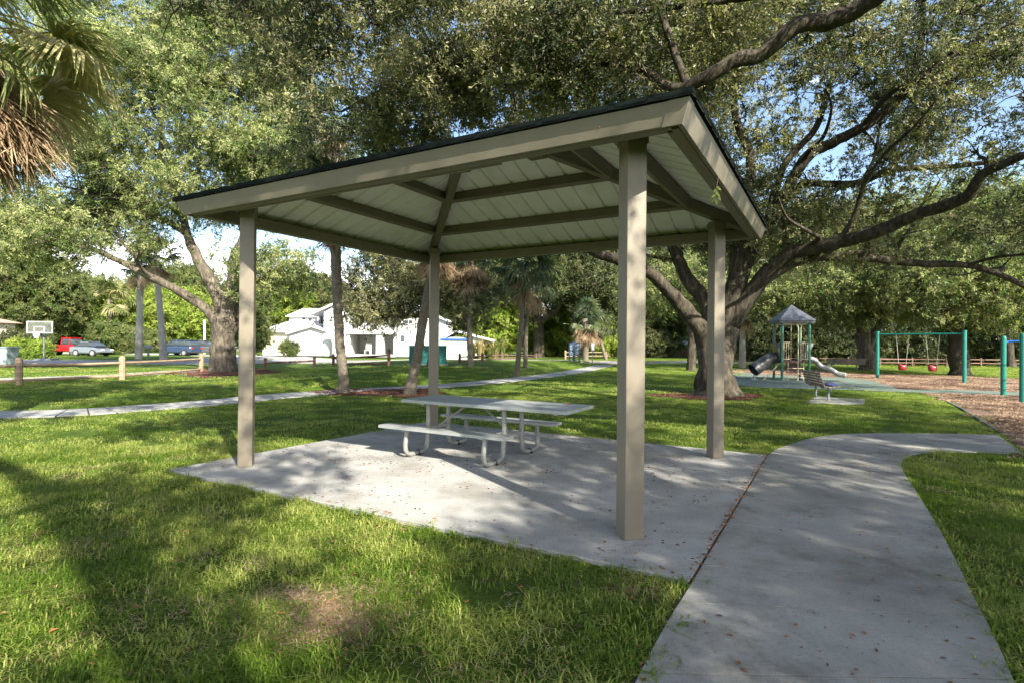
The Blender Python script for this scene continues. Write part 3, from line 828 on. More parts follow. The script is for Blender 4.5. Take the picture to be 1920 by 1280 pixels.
def lawn_litter():
    q = random.Random(9); mb = MB(); n = 0
    spots = [at(598, 1140), at(1250, 1130), at(1180, 1250), at(700, 1010), at(20, 1160), at(100, 1270), at(1800, 1040), at(1870, 1130), at(1760, 960)]
    while n < 700:
        if q.random() < 0.45:
            c = q.choice(spots); x = c.x + q.gauss(0, 0.3); y = c.y + q.gauss(0, 0.3)
        else: x = q.uniform(-6, 6); y = q.uniform(1.6, 8)
        X, Y = np.array([x]), np.array([y])
        if not keep_out(X, Y)[0]: continue
        mb.m = 0 if q.random() < 0.85 else 1
        fallen(mb, Vector((x, y, GZ0 + q.uniform(0.005, 0.04))), q.uniform(0.02, 0.055), q.uniform(0, 6.28), q); n += 1
    o = mb.build('leaf_litter', [M_LITTER, M_ORANGEL], kind='stuff'); tag(o, 'dry brown oak leaves lying in the front lawn', 'leaf litter')
lawn_litter()
# wood chips
def chip_src(seed, n, rad, s0):
    q = random.Random(seed); mb = MB()
    for k in range(n):
        a = q.uniform(0, 6.28); r = rad * math.sqrt(q.random())
        mb.box((r * math.cos(a), r * math.sin(a), q.uniform(0.0, 0.025)), (s0 * q.uniform(0.7, 1.8), s0 * q.uniform(0.25, 0.5), s0 * 0.18),
               mat=Euler((q.gauss(0, 0.35), q.gauss(0, 0.35), q.uniform(0, 6.28))).to_matrix())
    return mb
C_SRC = [src('chips', chip_src(i, 60, 0.3, 0.04), M_CHIP) for i in range(4)]
C_RED = [src('red_chips', chip_src(i + 9, 70, 0.3, 0.045), M_MULCHC) for i in range(4)]
def fill(name, key, srcs, poly, dens, label, avoid=None):
    P = np.array(poly); x0, y0 = P.min(0); x1, y1 = P.max(0); n = int((x1 - x0) * (y1 - y0) * dens)
    X = RG.uniform(x0, x1, n); Y = RG.uniform(y0, y1, n); k = inpoly(X, Y, poly) & (X < 1.1 * Y + 1) & (Y < 40)
    if avoid: k &= ~inpoly(X, Y, avoid)
    X, Y = X[k], Y[k]; n = len(X)
    rot = np.stack([np.zeros(n), np.zeros(n), RG.uniform(0, 6.28, n)], 1)
    o = scatter(name, key, srcs, np.stack([X, Y, gz(X, Y) + 0.012], 1), rot, RG.uniform(0.8, 1.2, n)); tag(o, label, 'mulch')
fill('wood_chips', 'ch', C_SRC, POLY['chips'], 7, 'tan wood chips around the swings and the climbing posts', POLY['rubber'])
fill('mulch', 'rm', C_RED, POLY['palmbed'], 9, 'red brown mulch around the two leaning palm trunks')
fill('mulch', 'rm', C_RED, POLY['oakbed'], 9, 'red brown mulch around the foot of the big oak on the right')
fill('mulch', 'rm', C_RED, POLY['loakbed'], 6, 'red brown mulch around the foot of the big oak on the left')
#PART2

# ============================================================ SHELTER
sh = thing('picnic_shelter', SO, 'tan steel picnic shelter with hipped dark green roof on four posts over concrete', 'shelter', SRZ)
def ec(o): return [Vector((-EX - o, -EX - o, 0)), Vector((LB + EX + o, -EX - o, 0)), Vector((LB + EX + o, LA + EX + o, 0)), Vector((-EX - o, LA + EX + o, 0))]
SLOPE = 0.377; OUT = 0.10
DEP = (LB + 2 * EX) / 2 + OUT
def zb(o): return 3.422 + SLOPE * (OUT - o)      # underside of the roof sheet, o = distance outside the fascia line
pmb = MB(); pmb.box((0, 0, 3.47 / 2), (0.178, 0.178, 3.47), R(45))
for i, (x, y) in enumerate([(0, 0), (LB, 0), (LB, LA), (0, LA)]):
    if i == 0: post0 = pmb.build('post', M_TAN, sh, bevel=0.012); o = post0
    else: o = post0.copy(); COL.objects.link(o); o.parent = sh
    o.location = (x, y, 0)
bp0 = None
for (x, y) in [(0, 0), (LB, 0), (LB, LA), (0, LA)]:
    if bp0 is None:
        m_ = MB(); m_.box((0, 0, 3.40), (0.20, 0.20, 0.09), R(45)); bp0 = m_.build('post_cap', M_TAN2, sh, bevel=0.006); o = bp0
    else: o = bp0.copy(); COL.objects.link(o); o.parent = sh
    o.location = (x, y, 0)
def zoff(v, z): return Vector((v.x, v.y, z))
ob, ot_, ib, it_ = ec(0), ec(0.068), ec(-0.035), ec(0.033)
for i in range(4):
    j = (i + 1) % 4; mb = MB()
    z0, z1 = 3.262, 3.418
    vs = [zoff(ob[i], z0), zoff(ob[j], z0), zoff(ot_[j], z1), zoff(ot_[i], z1), zoff(ib[i], z0), zoff(ib[j], z0), zoff(it_[j], z1), zoff(it_[i], z1)]
    mb.add(vs, [(0, 1, 2, 3), (5, 4, 7, 6), (4, 5, 1, 0), (3, 2, 6, 7), (0, 3, 7, 4), (1, 5, 6, 2)])
    mb.build('fascia_board', M_TAN, sh, bevel=0.004)
    # wrap at each corner, a few mm proud
    a0, a1 = ec(0.004)[i], ec(0.072)[i]; mb = MB()
    for k in (1, -1):
        d = (ob[(i + k) % 4] - ob[i]).normalized() * 0.15; dn = Vector((0, 0, 0))
        A = [zoff(a0, z0 - 0.004), zoff(a0 + d, z0 - 0.004), zoff(a1 + d, z1 + 0.001), zoff(a1, z1 + 0.001)]
        inn = (Vector(((LB) / 2, LA / 2, 0)) - ob[i]); q_ = Vector((-math.copysign(0.02, ob[i].x - LB / 2), -math.copysign(0.02, ob[i].y - LA / 2), 0))
        mb.add(A + [v + q_ for v in A], [(0, 1, 2, 3), (7, 6, 5, 4), (0, 3, 7, 4), (1, 5, 6, 2), (0, 4, 5, 1), (3, 2, 6, 7)])
    mb.build('corner_cap', M_TAN, sh)
    # drip edge, dark green
    o1, o2 = ec(0.10), ec(0.02); mb = MB()
    zt = 3.424
    vs = [zoff(o1[i], zt), zoff(o1[j], zt), zoff(o1[j], zt + 0.048), zoff(o1[i], zt + 0.048), zoff(o2[i], zt), zoff(o2[j], zt), zoff(o2[j], zt + 0.03), zoff(o2[i], zt + 0.03)]
    mb.add(vs, [(0, 1, 2, 3), (5, 4, 7, 6), (4, 5, 1, 0), (3, 2, 6, 7), (0, 3, 7, 4), (1, 5, 6, 2)])
    mb.build('drip_edge', M_ROOFG, sh)
    # eave beam
    e0, e1 = ec(-0.09)[i], ec(-0.09)[j]
    mb = MB(); mb.beam(zoff(e0, 3.335), zoff(e1, 3.335), 0.10, 0.15); mb.build('eave_beam', M_TAN2, sh, bevel=0.006)
# roof sheets with ribs
C_ = ec(OUT)
for i in range(4):
    j = (i + 1) % 4; e = (C_[j] - C_[i]); Lw = e.length; e.normalize(); n_ = Vector((-e.y, e.x, 0))
    npan = max(1, round(Lw / 0.914)); 
    def dep(s_): return max(0.0, min(s_, Lw - s_, DEP))
    ribs = [0.1 + 0.305 * k for k in range(int(Lw / 0.305) + 1) if 0.1 + 0.305 * k < Lw - 0.05]
    for p in range(0, len(ribs), 3):
        s0 = ribs[p] - 0.06 if p else 0.0; s1 = (ribs[p + 3] - 0.06) if p + 3 < len(ribs) else Lw
        br = [(s0, 0.0), (s1, 0.0)]
        for r_ in ribs[p:p + 3]: br += [(r_ - 0.034, 0.0), (r_ - 0.018, 0.036), (r_ + 0.018, 0.036), (r_ + 0.034, 0.0)]
        for s_ in (DEP, Lw - DEP):
            if s0 < s_ < s1 and all(abs(s_ - r_) > 0.05 for r_ in ribs): br.append((s_, 0.0))
        br = sorted(b for b in br if s0 <= b[0] <= s1)
        mb = MB()
        for (sa, za), (sb, zc) in zip(br[:-1], br[1:]):
            if sb - sa < 1e-4: continue
            da, db = dep(sa), dep(sb)
            def P(s_, d_, zz): 
                q_ = C_[i] + e * s_ + n_ * d_; return Vector((q_.x, q_.y, 3.422 + SLOPE * d_ + zz))
            mb.m = 0; mb.add([P(sa, 0, za), P(sb, 0, zc), P(sb, db, zc), P(sa, da, za)], [(0, 1, 2, 3)])
            mb.m = 1; mb.add([P(sa, 0, za + .02), P(sb, 0, zc + .02), P(sb, db, zc + .02), P(sa, da, za + .02)], [(0, 3, 2, 1)])
            mb.add([P(sa, 0, za), P(sb, 0, zc), P(sb, 0, zc + .02), P(sa, 0, za + .02)], [(0, 1, 2, 3)])
        o = mb.build('roof_panel', [M_DECK, M_ROOFG], sh)
# hips, ridge, purlins
A2 = Vector((-EX + DEP - OUT, -EX + DEP - OUT, 0)); A1 = Vector((-EX + DEP - OUT, LA + EX - DEP + OUT, 0))
ztop = zb(-(DEP - OUT)) - 0.012
cn = ec(-0.02); ends = [A2, A2, A1, A1]
for c, e_ in zip(cn, ends):
    mb = MB(); mb.beam(zoff(c, zb(-0.02) - 0.095), zoff(e_, ztop - 0.085), 0.125, 0.16); mb.build('hip_beam', M_TAN2, sh, bevel=0.006)
mb = MB(); mb.beam(zoff(A1, ztop - 0.07), zoff(A2, ztop - 0.07), 0.13, 0.17); mb.build('ridge_beam', M_TAN2, sh)
for e_ in (A1, A2):
    mb = MB(); mb.box(zoff(e_, ztop - 0.17), (0.24, 0.24, 0.16)); br_ = mb.build('bracket', M_TAN2, sh, bevel=0.006)
    for dx in (-.08, .08):
        for dy in (-.08, .08):
            mb = MB(); mb.tube([zoff(e_, ztop - 0.262) + Vector((dx, dy, 0)), zoff(e_, ztop - 0.25) + Vector((dx, dy, 0))], 0.012, 6); mb.build('bolt', M_TUBE, br_)
ridge_mb = MB(); ridge_mb.beam(zoff(A1, zb(-(DEP - OUT)) + 0.03), zoff(A2, zb(-(DEP - OUT)) + 0.03), 0.26, 0.04); ridge_mb.build('ridge_cap', M_ROOFG, sh)
for d in (0.88, 1.73):
    c = ec(-d)
    for i in range(4):
        j = (i + 1) % 4; dr = (c[j] - c[i]).normalized() * 0.07
        a, b = c[i] + dr, c[j] - dr
        nn = Vector((-(b - a).y, (b - a).x, 0)).normalized()
        mb = MB(); mb.beam(zoff(a, zb(-d) - 0.088), zoff(b, zb(-d) - 0.088), 0.085, 0.15, up=Vector((0, 0, 1)) - nn * SLOPE)
        mb.build('purlin', M_TAN2, sh, bevel=0.005)
mb = MB(); mb.box(zoff(ob[0], 3.345) + Vector((0, 0.62, 0)) + Vector((-0.034, 0, 0)), (0.01, 0.012, 0.022)); mb.build('rivet', M_WOODD, sh)
# small conduit under the front eave
mb = MB(); mb.beam(Vector((-EX + 0.17, 1.1, 3.275)), Vector((-EX + 0.17, 5.0, 3.275)), 0.04, 0.035); mb.build('conduit', M_TAN2, sh, bevel=0.008)

# ============================================================ PICNIC TABLE
TL = Vector((-1.934, 8.155, 0))
tb = thing('picnic_table', TL, 'long aluminium plank picnic table with two attached benches on bent tube legs', 'picnic table', -ANG)
def plank(name, x0, x1, y0, y1, ztop, th, off=0):
    mb = MB(); mb.lbox(x0, x1, y0, y1, ztop - th, ztop)
    for k in range(1, 4):
        yy = y0 + (y1 - y0) * k / 4; mb.lbox(x0 + 0.002, x1 - 0.002, yy - 0.002, yy + 0.002, ztop, ztop + 0.0018)
    return mb.build(name, M_ALU, tb, bevel=0.004)
yy = 0.43
for k in range(4):
    plank('tabletop_plank', 0.05, 2.80, yy, yy + 0.222, 0.79, 0.045); yy += 0.229
for y0 in (0.0, 1.49): plank('bench_plank', 0.0, 2.12, y0, y0 + 0.125, 0.45, 0.04); plank('bench_plank', 0.0, 2.12, y0 + 0.129, y0 + 0.254, 0.45, 0.04)
for x in (0.43, 1.76):
    for m_ in (0, 1):
        f = (lambda y: y) if m_ == 0 else (lambda y: 1.744 - y)
        pts = [(x, f(.13), .405), (x, f(.115), .30), (x, f(.095), .18), (x, f(.12), .08), (x, f(.20), .038), (x, f(.33), .035), (x, f(.47), .038), (x, f(.57), .085), (x, f(.605), .19), (x, f(.615), .34), (x, f(.62), .55), (x, f(.62), .742)]
        P, Rr = smoothpts(pts, [0.034] * len(pts), 3)
        mb = MB(); mb.tube(P, Rr, 10); u_ = mb.build('tube_leg', M_TUBE, tb, smooth=True)
        mb = MB(); mb.tube([(x, f(.36), .036), (x, f(.385), .036)], 0.038, 10); mb.box((x, f(.372), .012), (.11, .03, .022)); mb.build('clamp', M_BLACK, u_)
    mb = MB(); mb.beam((x, .62, .36), (x, 1.124, .36), 0.035, 0.035); mb.build('crossbar', M_TUBE, tb)
    mb = MB(); mb.beam((x, .47, .735), (x, 1.30, .735), 0.05, 0.03); mb.build('crossbar', M_TUBE, tb)
    for y0 in (0.127, 1.617):
        mb = MB(); mb.box((x, y0, .400), (.06, .2, .02)); mb.build('seat_bracket', M_TUBE, tb)
    mb = MB(); s_ = 1 if x < 1 else -1
    mb.tube([(x, .872, .36), (x + s_ * .56, .872, .738)], 0.017, 6); mb.build('brace', M_TUBE, tb)
for x in (2.62,):
    mb = MB(); mb.beam((x, .47, .735), (x, 1.30, .735), 0.05, 0.03); mb.build('crossbar', M_TUBE, tb)
q = random.Random(3); mb = MB()
lt = TL + Vector((.867, -.498, 0)) * 2.45 + SX * 1.15; 
fallen(mb, Vector((0, 0, 0.003)), 0.10, 0.3, q); fallen(mb, Vector((0.01, 0.0, 0.02)), 0.09, 0.9, q)
o = mb.build('dry_leaf', M_ORANGEL); o.location = lt + Vector((0, 0, 0.79)); tag(o, 'curled orange brown leaf lying on the picnic table top', 'leaf')
# leafy sprig hanging by the right-hand fascia
hp = W(1344, 352, 4.95)
mb = MB(); q = random.Random(8)
mb.m = 1; mb.tube([Vector((0.05, 0.06, .16)), Vector((0.03, .03, 0.12)), Vector((0, 0, 0.02)), Vector((0, 0, -0.10))], [0.0015] * 4, 3)
mb.m = 0
for k in range(9): leaf_into(mb, Vector((q.uniform(-.015, .015), 0, 0.01 - k * 0.014)), Vector((q.uniform(-1, 1), q.uniform(-.5, .5), -0.9)), Vector((0, -1, .3)), 0.062, 0.026)
o = mb.build('hanging_twig', [M_LMID, M_TWIG]); o.location = hp; tag(o, 'small green leafy twig dangling beside the right hand roof edge of the shelter', 'twig')

# ============================================================ FENCES
def fence(name, posts, label, mat, rails, H=0.9, r=0.10, skip=(), group=None):
    P = [at(px, py) if not isinstance(px, Vector) else px for px, py in posts]
    for p in P: p.z = gzf(p.x, p.y)
    t = thing(name, P[0], label, 'fence', group=group)
    for i, p in enumerate(P):
        h_ = H[i] if isinstance(H, list) else H
        mb = MB(); lean = Vector((rnd.uniform(-.012, .012), rnd.uniform(-.012, .012), 0))
        mb.tube([p - Vector((0, 0, .1)), p + Vector((0, 0, h_ * .9)) + lean, p + Vector((0, 0, h_ * .97)) + lean, p + Vector((0, 0, h_)) + lean], [r, r, r * .8, r * .35], 10, flare=0.06, seed=i)
        mb.build('post', mat, t, smooth=False, off=P[0])
        if i + 1 < len(P) and i not in skip:
            p2 = P[i + 1]; h2 = H[i + 1] if isinstance(H, list) else H
            for rr in rails:
                mb = MB(); a = p + Vector((0, 0, h_ * rr)); b = p2 + Vector((0, 0, h2 * rr)); mid = a.lerp(b, .5) + Vector((0, 0, rnd.uniform(-.015, .015)))
                mb.tube([a, mid, b], [.052, .055, .05], 7, flare=0.15, seed=i * 3 + int(rr * 10)); mb.build('rail', mat, t, off=P[0])
    return t
fence('rail_fence', [(-170, 733), (35, 721), (229, 711), (377, 697)], 'weathered tan wooden rail fence nearest on the left lawn, thick round posts', M_WOOD, (.70, .16), 0.92, .11)
fence('rail_fence', [(498, 692), (589, 686)], 'short dark brown single rail fence section just right of the left oak trunk', M_WOODD, (.55,), .62, .09)
fence('rail_fence', [(625, 685), (729, 685)], 'brown rail fence section before the white house between the two leaning palm trunks', M_WOODD, (.62, .12), [.75, .92], .09)
fence('rail_fence', [(862, 680), (904, 678), (941, 675), (1005, 672)], 'dark rail fence section in front of the spiky bushes', M_WOODD, (.62, .2), .62, .09)
fence('rail_fence', [(1060, 673), (1137, 672), (1207, 670), (1237, 669), (1272, 668), (1310, 668)], 'far rail fence beside the dark notice boards', M_WOOD, (.78, .35), .95, .12)
fence('rail_fence', [(1475, 685), (1530, 685), (1590, 685.5), (1650, 686), (1710, 686), (1775, 687), (1839, 687), (1900, 688), (1965, 689)], 'long low rail fence behind the playground in front of the dark hedge', M_WOODD, (.80, .40), .78, .08)

# ============================================================ PLAYGROUND
tc_ = at(1483, 712); TZ = GZ0
pt = thing('play_tower', (tc_.x, tc_.y, GZ0), 'small playground tower with slate pyramid roof, green posts, dark chute and grey wave slide', 'play tower', R(-8))
for (x, y) in [(-.62, -.62), (.62, -.62), (.62, .62), (-.62, .62)]:
    mb = MB(); mb.tube([(x, y, 0), (x, y, 2.92)], .065, 12); mb.build('post', M_DTEAL, pt, smooth=False)
rf = thing_roof = None
mb = MB()
def pyr(mb, h0, h1, w0, w1):
    v = [(-w0, -w0, h0), (w0, -w0, h0), (w0, w0, h0), (-w0, w0, h0), (-w1, -w1, h1), (w1, -w1, h1), (w1, w1, h1), (-w1, w1, h1)]
    mb.add(v, [(0, 1, 5, 4), (1, 2, 6, 5), (2, 3, 7, 6), (3, 0, 4, 7), (4, 5, 6, 7), (3, 2, 1, 0)])
pyr(mb, 2.80, 2.93, .80, .84); pyr(mb, 2.932, 3.08, .86, .70); pyr(mb, 3.082, 3.72, .70, .02); mb.build('roof', M_TROOF, pt)
mb = MB(); mb.box((0, 0, 2.76), (1.25, 1.25, .05)); mb.build('roof_frame', M_TANP, pt)
mb = MB(); mb.box((0, 0, .93), (1.3, 1.3, .10)); mb.build('deck', M_MAR, pt)
for s_ in (-1, 1):
    rl = MB(); rl.tube([(s_ * .58, -.64, 1.05), (s_ * .22, -.64, 1.05)], .018, 6); rl.tube([(s_ * .58, -.64, 1.86), (s_ * .22, -.64, 1.86)], .018, 6)
    r_ = rl.build('railing', M_TANP, pt)
    for k in range(4):
        b_ = MB(); x = s_ * (.22 + .36 * k / 3 * .9); b_.tube([(x, -.64, 1.05), (x, -.64, 1.86)], .014, 6); b_.build('baluster', M_TANP, r_)
    b_ = MB(); b_.tube([(s_ * .23, -.66, .98), (s_ * .23, -.66, 2.74)], .018, 6); b_.build('grab_bar', M_TANP, pt)
b_ = MB(); b_.tube([(0, -.95, 0), (0, -.95, 2.6), (0, -.8, 2.74), (0, -.62, 2.76)], .024, 8); b_.build('fire_pole', M_TANP, pt)
b_ = MB(); b_.box((-.02, -.3, .60), (.62, .04, .48)); b_.build('panel', M_MAR, pt)
for z_ in (.18, .36, .62):
    b_ = MB(); b_.tube([(-.36, -.66, z_), (.36, -.66, z_)], .015, 6); b_.build('rung', M_TANP, pt)
for x in (-.36, .36):
    b_ = MB(); b_.tube([(x, -.66, 0), (x, -.66, .9)], .016, 6); b_.build('ladder_rail', M_TANP, pt)
b_ = MB(); b_.tube([(-1.45, -.45, 0), (-1.1, -.45, .35), (-.7, -.45, .85)], .025, 8); b_.build('ladder_rail', M_TANP, pt)
def chute(name, pts, w, h, mat, parent, closed=False):
    P, _ = smoothpts(pts, [0] * len(pts), 5); mb = MB(); ring = []
    prof = [(-1, 1), (-.98, .45), (-.8, .1), (-.4, -.05), (.4, -.05), (.8, .1), (.98, .45), (1, 1)]
    prof = prof + [(.9 * a, b + .12 if abs(a) < .9 else b) for a, b in reversed(prof)]
    vs = []; n = len(prof)
    for i, p in enumerate(P):
        d = (P[min(i + 1, len(P) - 1)] - P[max(0, i - 1)]).normalized(); sd = Vector((-d.y, d.x, 0)).normalized()
        u = sd.cross(d); u = u if u.z > 0 else -u
        for a, b in prof: vs.append(p + sd * a * w / 2 + u * b * h)
    fs = [(i * n + k, i * n + (k + 1) % n, (i + 1) * n + (k + 1) % n, (i + 1) * n + k) for i in range(len(P) - 1) for k in range(n)]
    fs += [tuple(range(n)), tuple(range((len(P) - 1) * n, len(P) * n))]
    mb.add(vs, fs); return mb.build(name, mat, parent, smooth=True)
chute('wave_slide', [(.62, -.1, 1.0), (.95, -.12, .93), (1.25, -.2, .62), (1.6, -.3, .52), (1.95, -.4, .28), (2.3, -.55, .20)], .55, .22, M_SLIDEG, pt)
mb = MB(); P, Rr = smoothpts([(-.62, 0, 1.12), (-1.05, -.02, 1.02), (-1.5, -.1, .72), (-1.85, -.2, .48)], [.28, .30, .31, .33], 5); mb.tube(P, Rr, 14, False); 
mb.build('tube_slide', M_SLIDED, pt, smooth=True)
for s_, m_ in ((-1, M_SLIDED), (1, M_SLIDEG)):
    mb = MB(); v0 = [(s_ * .66, -.35, 1.05), (s_ * .66, .35, 1.05), (s_ * .78, .42, 1.55), (s_ * .78, -.42, 1.55), (s_ * 0.92, -.38, 1.82), (s_ * 0.92, .38, 1.82), (s_ * .66, .38, 1.88), (s_ * .66, -.38, 1.88)]
    mb.add(v0, [(0, 1, 2, 3), (3, 2, 5, 4), (4, 5, 6, 7), (0, 3, 4, 7), (1, 6, 5, 2)]); mb.build('slide_hood', m_, pt)
mb = MB(); mb.tube([(-1.8, -.2, 0), (-1.8, -.2, .3)], .03, 8); mb.build('slide_support', M_BGREY, pt)
mb = MB(); mb.box((.5, -.7, 1.62), (.012, .1, .3)); mb.build('notice_sticker', M_SIGNW, pt)

sa, sb = at(1645, 709), at(1808, 717)
sw = thing('swing_frame', sa, 'teal metal swing frame with one crossbar on two thick posts', 'swing frame')
dd = (sb - sa); dn = dd.normalized()
for p in (sa, sb):
    mb = MB(); mb.tube([Vector((p.x, p.y, GZ0 - .05)), Vector((p.x, p.y, GZ0 + 2.46))], .085, 14); mb.tube([Vector((p.x, p.y, GZ0 + 2.46)), Vector((p.x, p.y, GZ0 + 2.52))], .092, 14); mb.build('post', M_TEAL, sw, off=sa)
mb = MB(); mb.tube([Vector((sa.x, sa.y, GZ0 + 2.36)), Vector((sb.x, sb.y, GZ0 + 2.36))], .042, 10); mb.build('crossbar', M_TEAL, sw, off=sa)
for n_i, (f_, lab) in enumerate(((.31, 'left red bucket swing hanging on two chains from the teal frame'), (.66, 'right red bucket swing nearer the thick teal post, hanging on chains'))):
    c = sa + dd * f_; c.z = GZ0
    t = thing('bucket_swing', c, lab, 'swing', group='red bucket swings')
    for s_ in (-1, 1):
        mb = MB(); a = dn * s_ * .30 + Vector((0, 0, 2.33)); b = dn * s_ * .17 + Vector((0, 0, .82))
        mb.tube([a, b], .012, 5); mb.build('chain', M_CHAIN, t)
        mb = MB(); mb.box(a, (.05, .05, .07)); mb.build('hanger', M_TEAL, t)
    mb = MB(); P_ = []
    for k, (z_, r_) in enumerate([(.50, .05), (.50, .15), (.56, .20), (.72, .21), (.80, .20), (.80, .17), (.70, .17), (.60, .14)]): P_.append((z_, r_))
    vs = []; n = 12
    for z_, r_ in P_:
        for k in range(n):
            a = 6.283 * k / n; vs.append((r_ * math.cos(a), r_ * math.sin(a) * .8, z_ + (0.05 * math.cos(2 * a) if z_ > .7 else 0)))
    fs = [(i * n + k, i * n + (k + 1) % n, (i + 1) * n + (k + 1) % n, (i + 1) * n + k) for i in range(len(P_) - 1) for k in range(n)]
    mb.add(vs, fs + [tuple(range(n))]); mb.build('bucket_seat', M_RED, t, smooth=True)
ca, cb = at(1881, 742), at(1917, 755); cc = at(1985, 748)
cl = thing('climbing_bars', ca, 'teal climbing posts with a blue top bar at the right edge', 'climbing bars')
for p, h_ in ((ca, 2.12), (cb, 2.15), (cc, 2.15)):
    mb = MB(); mb.tube([Vector((p.x, p.y, GZ0 - .05)), Vector((p.x, p.y, GZ0 + h_ - .07)), Vector((p.x, p.y, GZ0 + h_ - .02)), Vector((p.x, p.y, GZ0 + h_))], [.08, .08, .065, .03], 14); mb.build('post', M_TEAL, cl, off=ca)
mb = MB(); P, Rr = smoothpts([Vector((ca.x, ca.y, GZ0 + 1.87)), Vector((ca.x + .25, ca.y - .1, GZ0 + 1.93)), Vector((cc.x, cc.y, GZ0 + 1.93))], [.03] * 3, 4); mb.tube(P, Rr, 8); mb.build('top_bar', M_BLUE, cl, off=ca)
for z_ in (.35, .7, 1.05, 1.4, 1.93):
    mb = MB(); mb.tube([Vector((cb.x, cb.y, GZ0 + z_)), Vector((cc.x, cc.y, GZ0 + z_))], .022, 8); mb.build('rung', M_BLUE, cl, off=ca)

def park_bench(loc, rz, ln, label, nback=5, nseat=4):
    b = thing('park_bench', loc, label, 'bench', rz)
    for k in range(nback):
        mb = MB(); z_ = .50 + k * .085; x_ = -.20 - (z_ - .45) * .32
        mb.box((x_, 0, z_), (.03, ln, .068), mat=Matrix.Rotation(-.3, 3, 'Y')); mb.build('back_slat', M_BENCH, b)
    for k in range(nseat):
        mb = MB(); mb.box((-.16 + k * .115, 0, .435 + .012 * abs(k - 1)), (.10, ln, .03)); mb.build('seat_slat', M_BENCH, b)
    for y_ in (-ln * .33, ln * .33):
        mb = MB(); mb.tube([(.0, y_, 0), (.0, y_, .41)], .035, 8); mb.beam((-.2, y_, .40), (.24, y_, .41), .04, .035); mb.beam((-.2, y_, .40), (-.36, y_, .90), .04, .03, up=(1, 0, 0)); mb.build('leg', M_BGREY, b)
    return b
nb = at(1541, 749); nb.z = GZ0 + .03
mb = MB(); dirr = Vector((.20, .98, 0)).normalized(); sdr = Vector((dirr.y, -dirr.x, 0))
pc = at(1516, 753), at(1535, 742), at(1618, 747), at(1617, 758)
mb.prism([(p.x, p.y) for p in (at(1512, 755), at(1530, 744), at(1622, 749), at(1620, 758.5))], GZ0 - .03, GZ0 + .035); o = mb.build('bench_pad', M_SLAB); tag(o, kind='structure')
park_bench(nb, math.atan2(sdr.y, sdr.x), 1.75, 'slatted brown park bench seen end on, standing on a concrete pad by the play surface')
mb = MB(); q = random.Random(2); 
vs = []; n = 14
for i, (z_, r_) in enumerate([(0, .16), (.04, .2), (.08, .17), (.11, .08), (.12, .01)]):
    for k in range(n):
        a = 6.283 * k / n; rr = r_ * (1 + .25 * noise.noise(Vector((math.cos(a) * 2, math.sin(a) * 2, i)))); vs.append((rr * math.cos(a), rr * math.sin(a) * 1.5, z_ + .02 * noise.noise(Vector((a, i, 3)))))
mb.add(vs, [(i * n + k, i * n + (k + 1) % n, (i + 1) * n + (k + 1) % n, (i + 1) * n + k) for i in range(4) for k in range(n)] + [tuple(range(n))])
o = mb.build('folded_cloth', M_CLOTH, smooth=True); o.location = nb + sdr * .05 - dirr * .55 + Vector((0, 0, .455)); tag(o, 'crumpled dark blue cloth left on the seat of the end on bench', 'cloth')
fb = at(1583, 694); fb.z = GZ0
park_bench(fb, R(90), 2.7, 'long brown slatted bench seen from behind at the far side of the playground', 5, 3)
bn = at(1548, 692); mb = MB(); mb.tube([(0, 0, 0), (0, 0, .45)], .18, 12); mb.tube([(0, 0, .45), (0, 0, .52)], .2, 12); o = mb.build('litter_bin', M_DTEAL); o.location = (bn.x, bn.y, GZ0); tag(o, 'small green round litter bin at the left end of the far bench', 'litter bin')

# ============================================================ NOTICE BOARDS, CABINETS AND STREET THINGS
def gp(px, py):
    p = at(px, py); p.z = gzf(p.x, p.y); return p
p = gp(1076, 677); k_ = p.y / FPX
nbd = thing('notice_board', p, 'pair of dark blue notice boards on posts beside the distant footpath', 'notice board')
for x0, x1 in ((-8.5, -1.0), (1.5, 10)):
    mb = MB(); mb.lbox(x0 * k_, x1 * k_, -.05, .05, 11 * k_, 35 * k_); pn = mb.build('panel', M_SIGNB, nbd)
    mb = MB()
    for r_ in range(7):
        mb.lbox((x0 + 1.2) * k_, (x1 - 1.2 - (r_ % 3)) * k_, -.056, -.05, (14 + r_ * 2.8) * k_, (15 + r_ * 2.8) * k_)
    mb.build('lettering', M_BINP, pn)
    for x_ in (x0, x1): mb = MB(); mb.lbox(x_ * k_ - .05, x_ * k_ + .05, -.06, .06, 0, 36 * k_); mb.build('post', M_SIGNB, nbd)
p = gp(1111, 680); k_ = p.y / FPX
sg = thing('street_sign', p, 'small white sign on a thin pole right of the blue notice boards', 'sign')
mb = MB(); mb.tube([(0, 0, 0), (0, 0, 36 * k_)], .035, 6); mb.build('pole', M_BGREY, sg)
mb = MB(); mb.lbox(-2.6 * k_, 2.6 * k_, -.05, -.03, 23 * k_, 37 * k_); mb.build('sign_plate', M_SIGNW, sg)
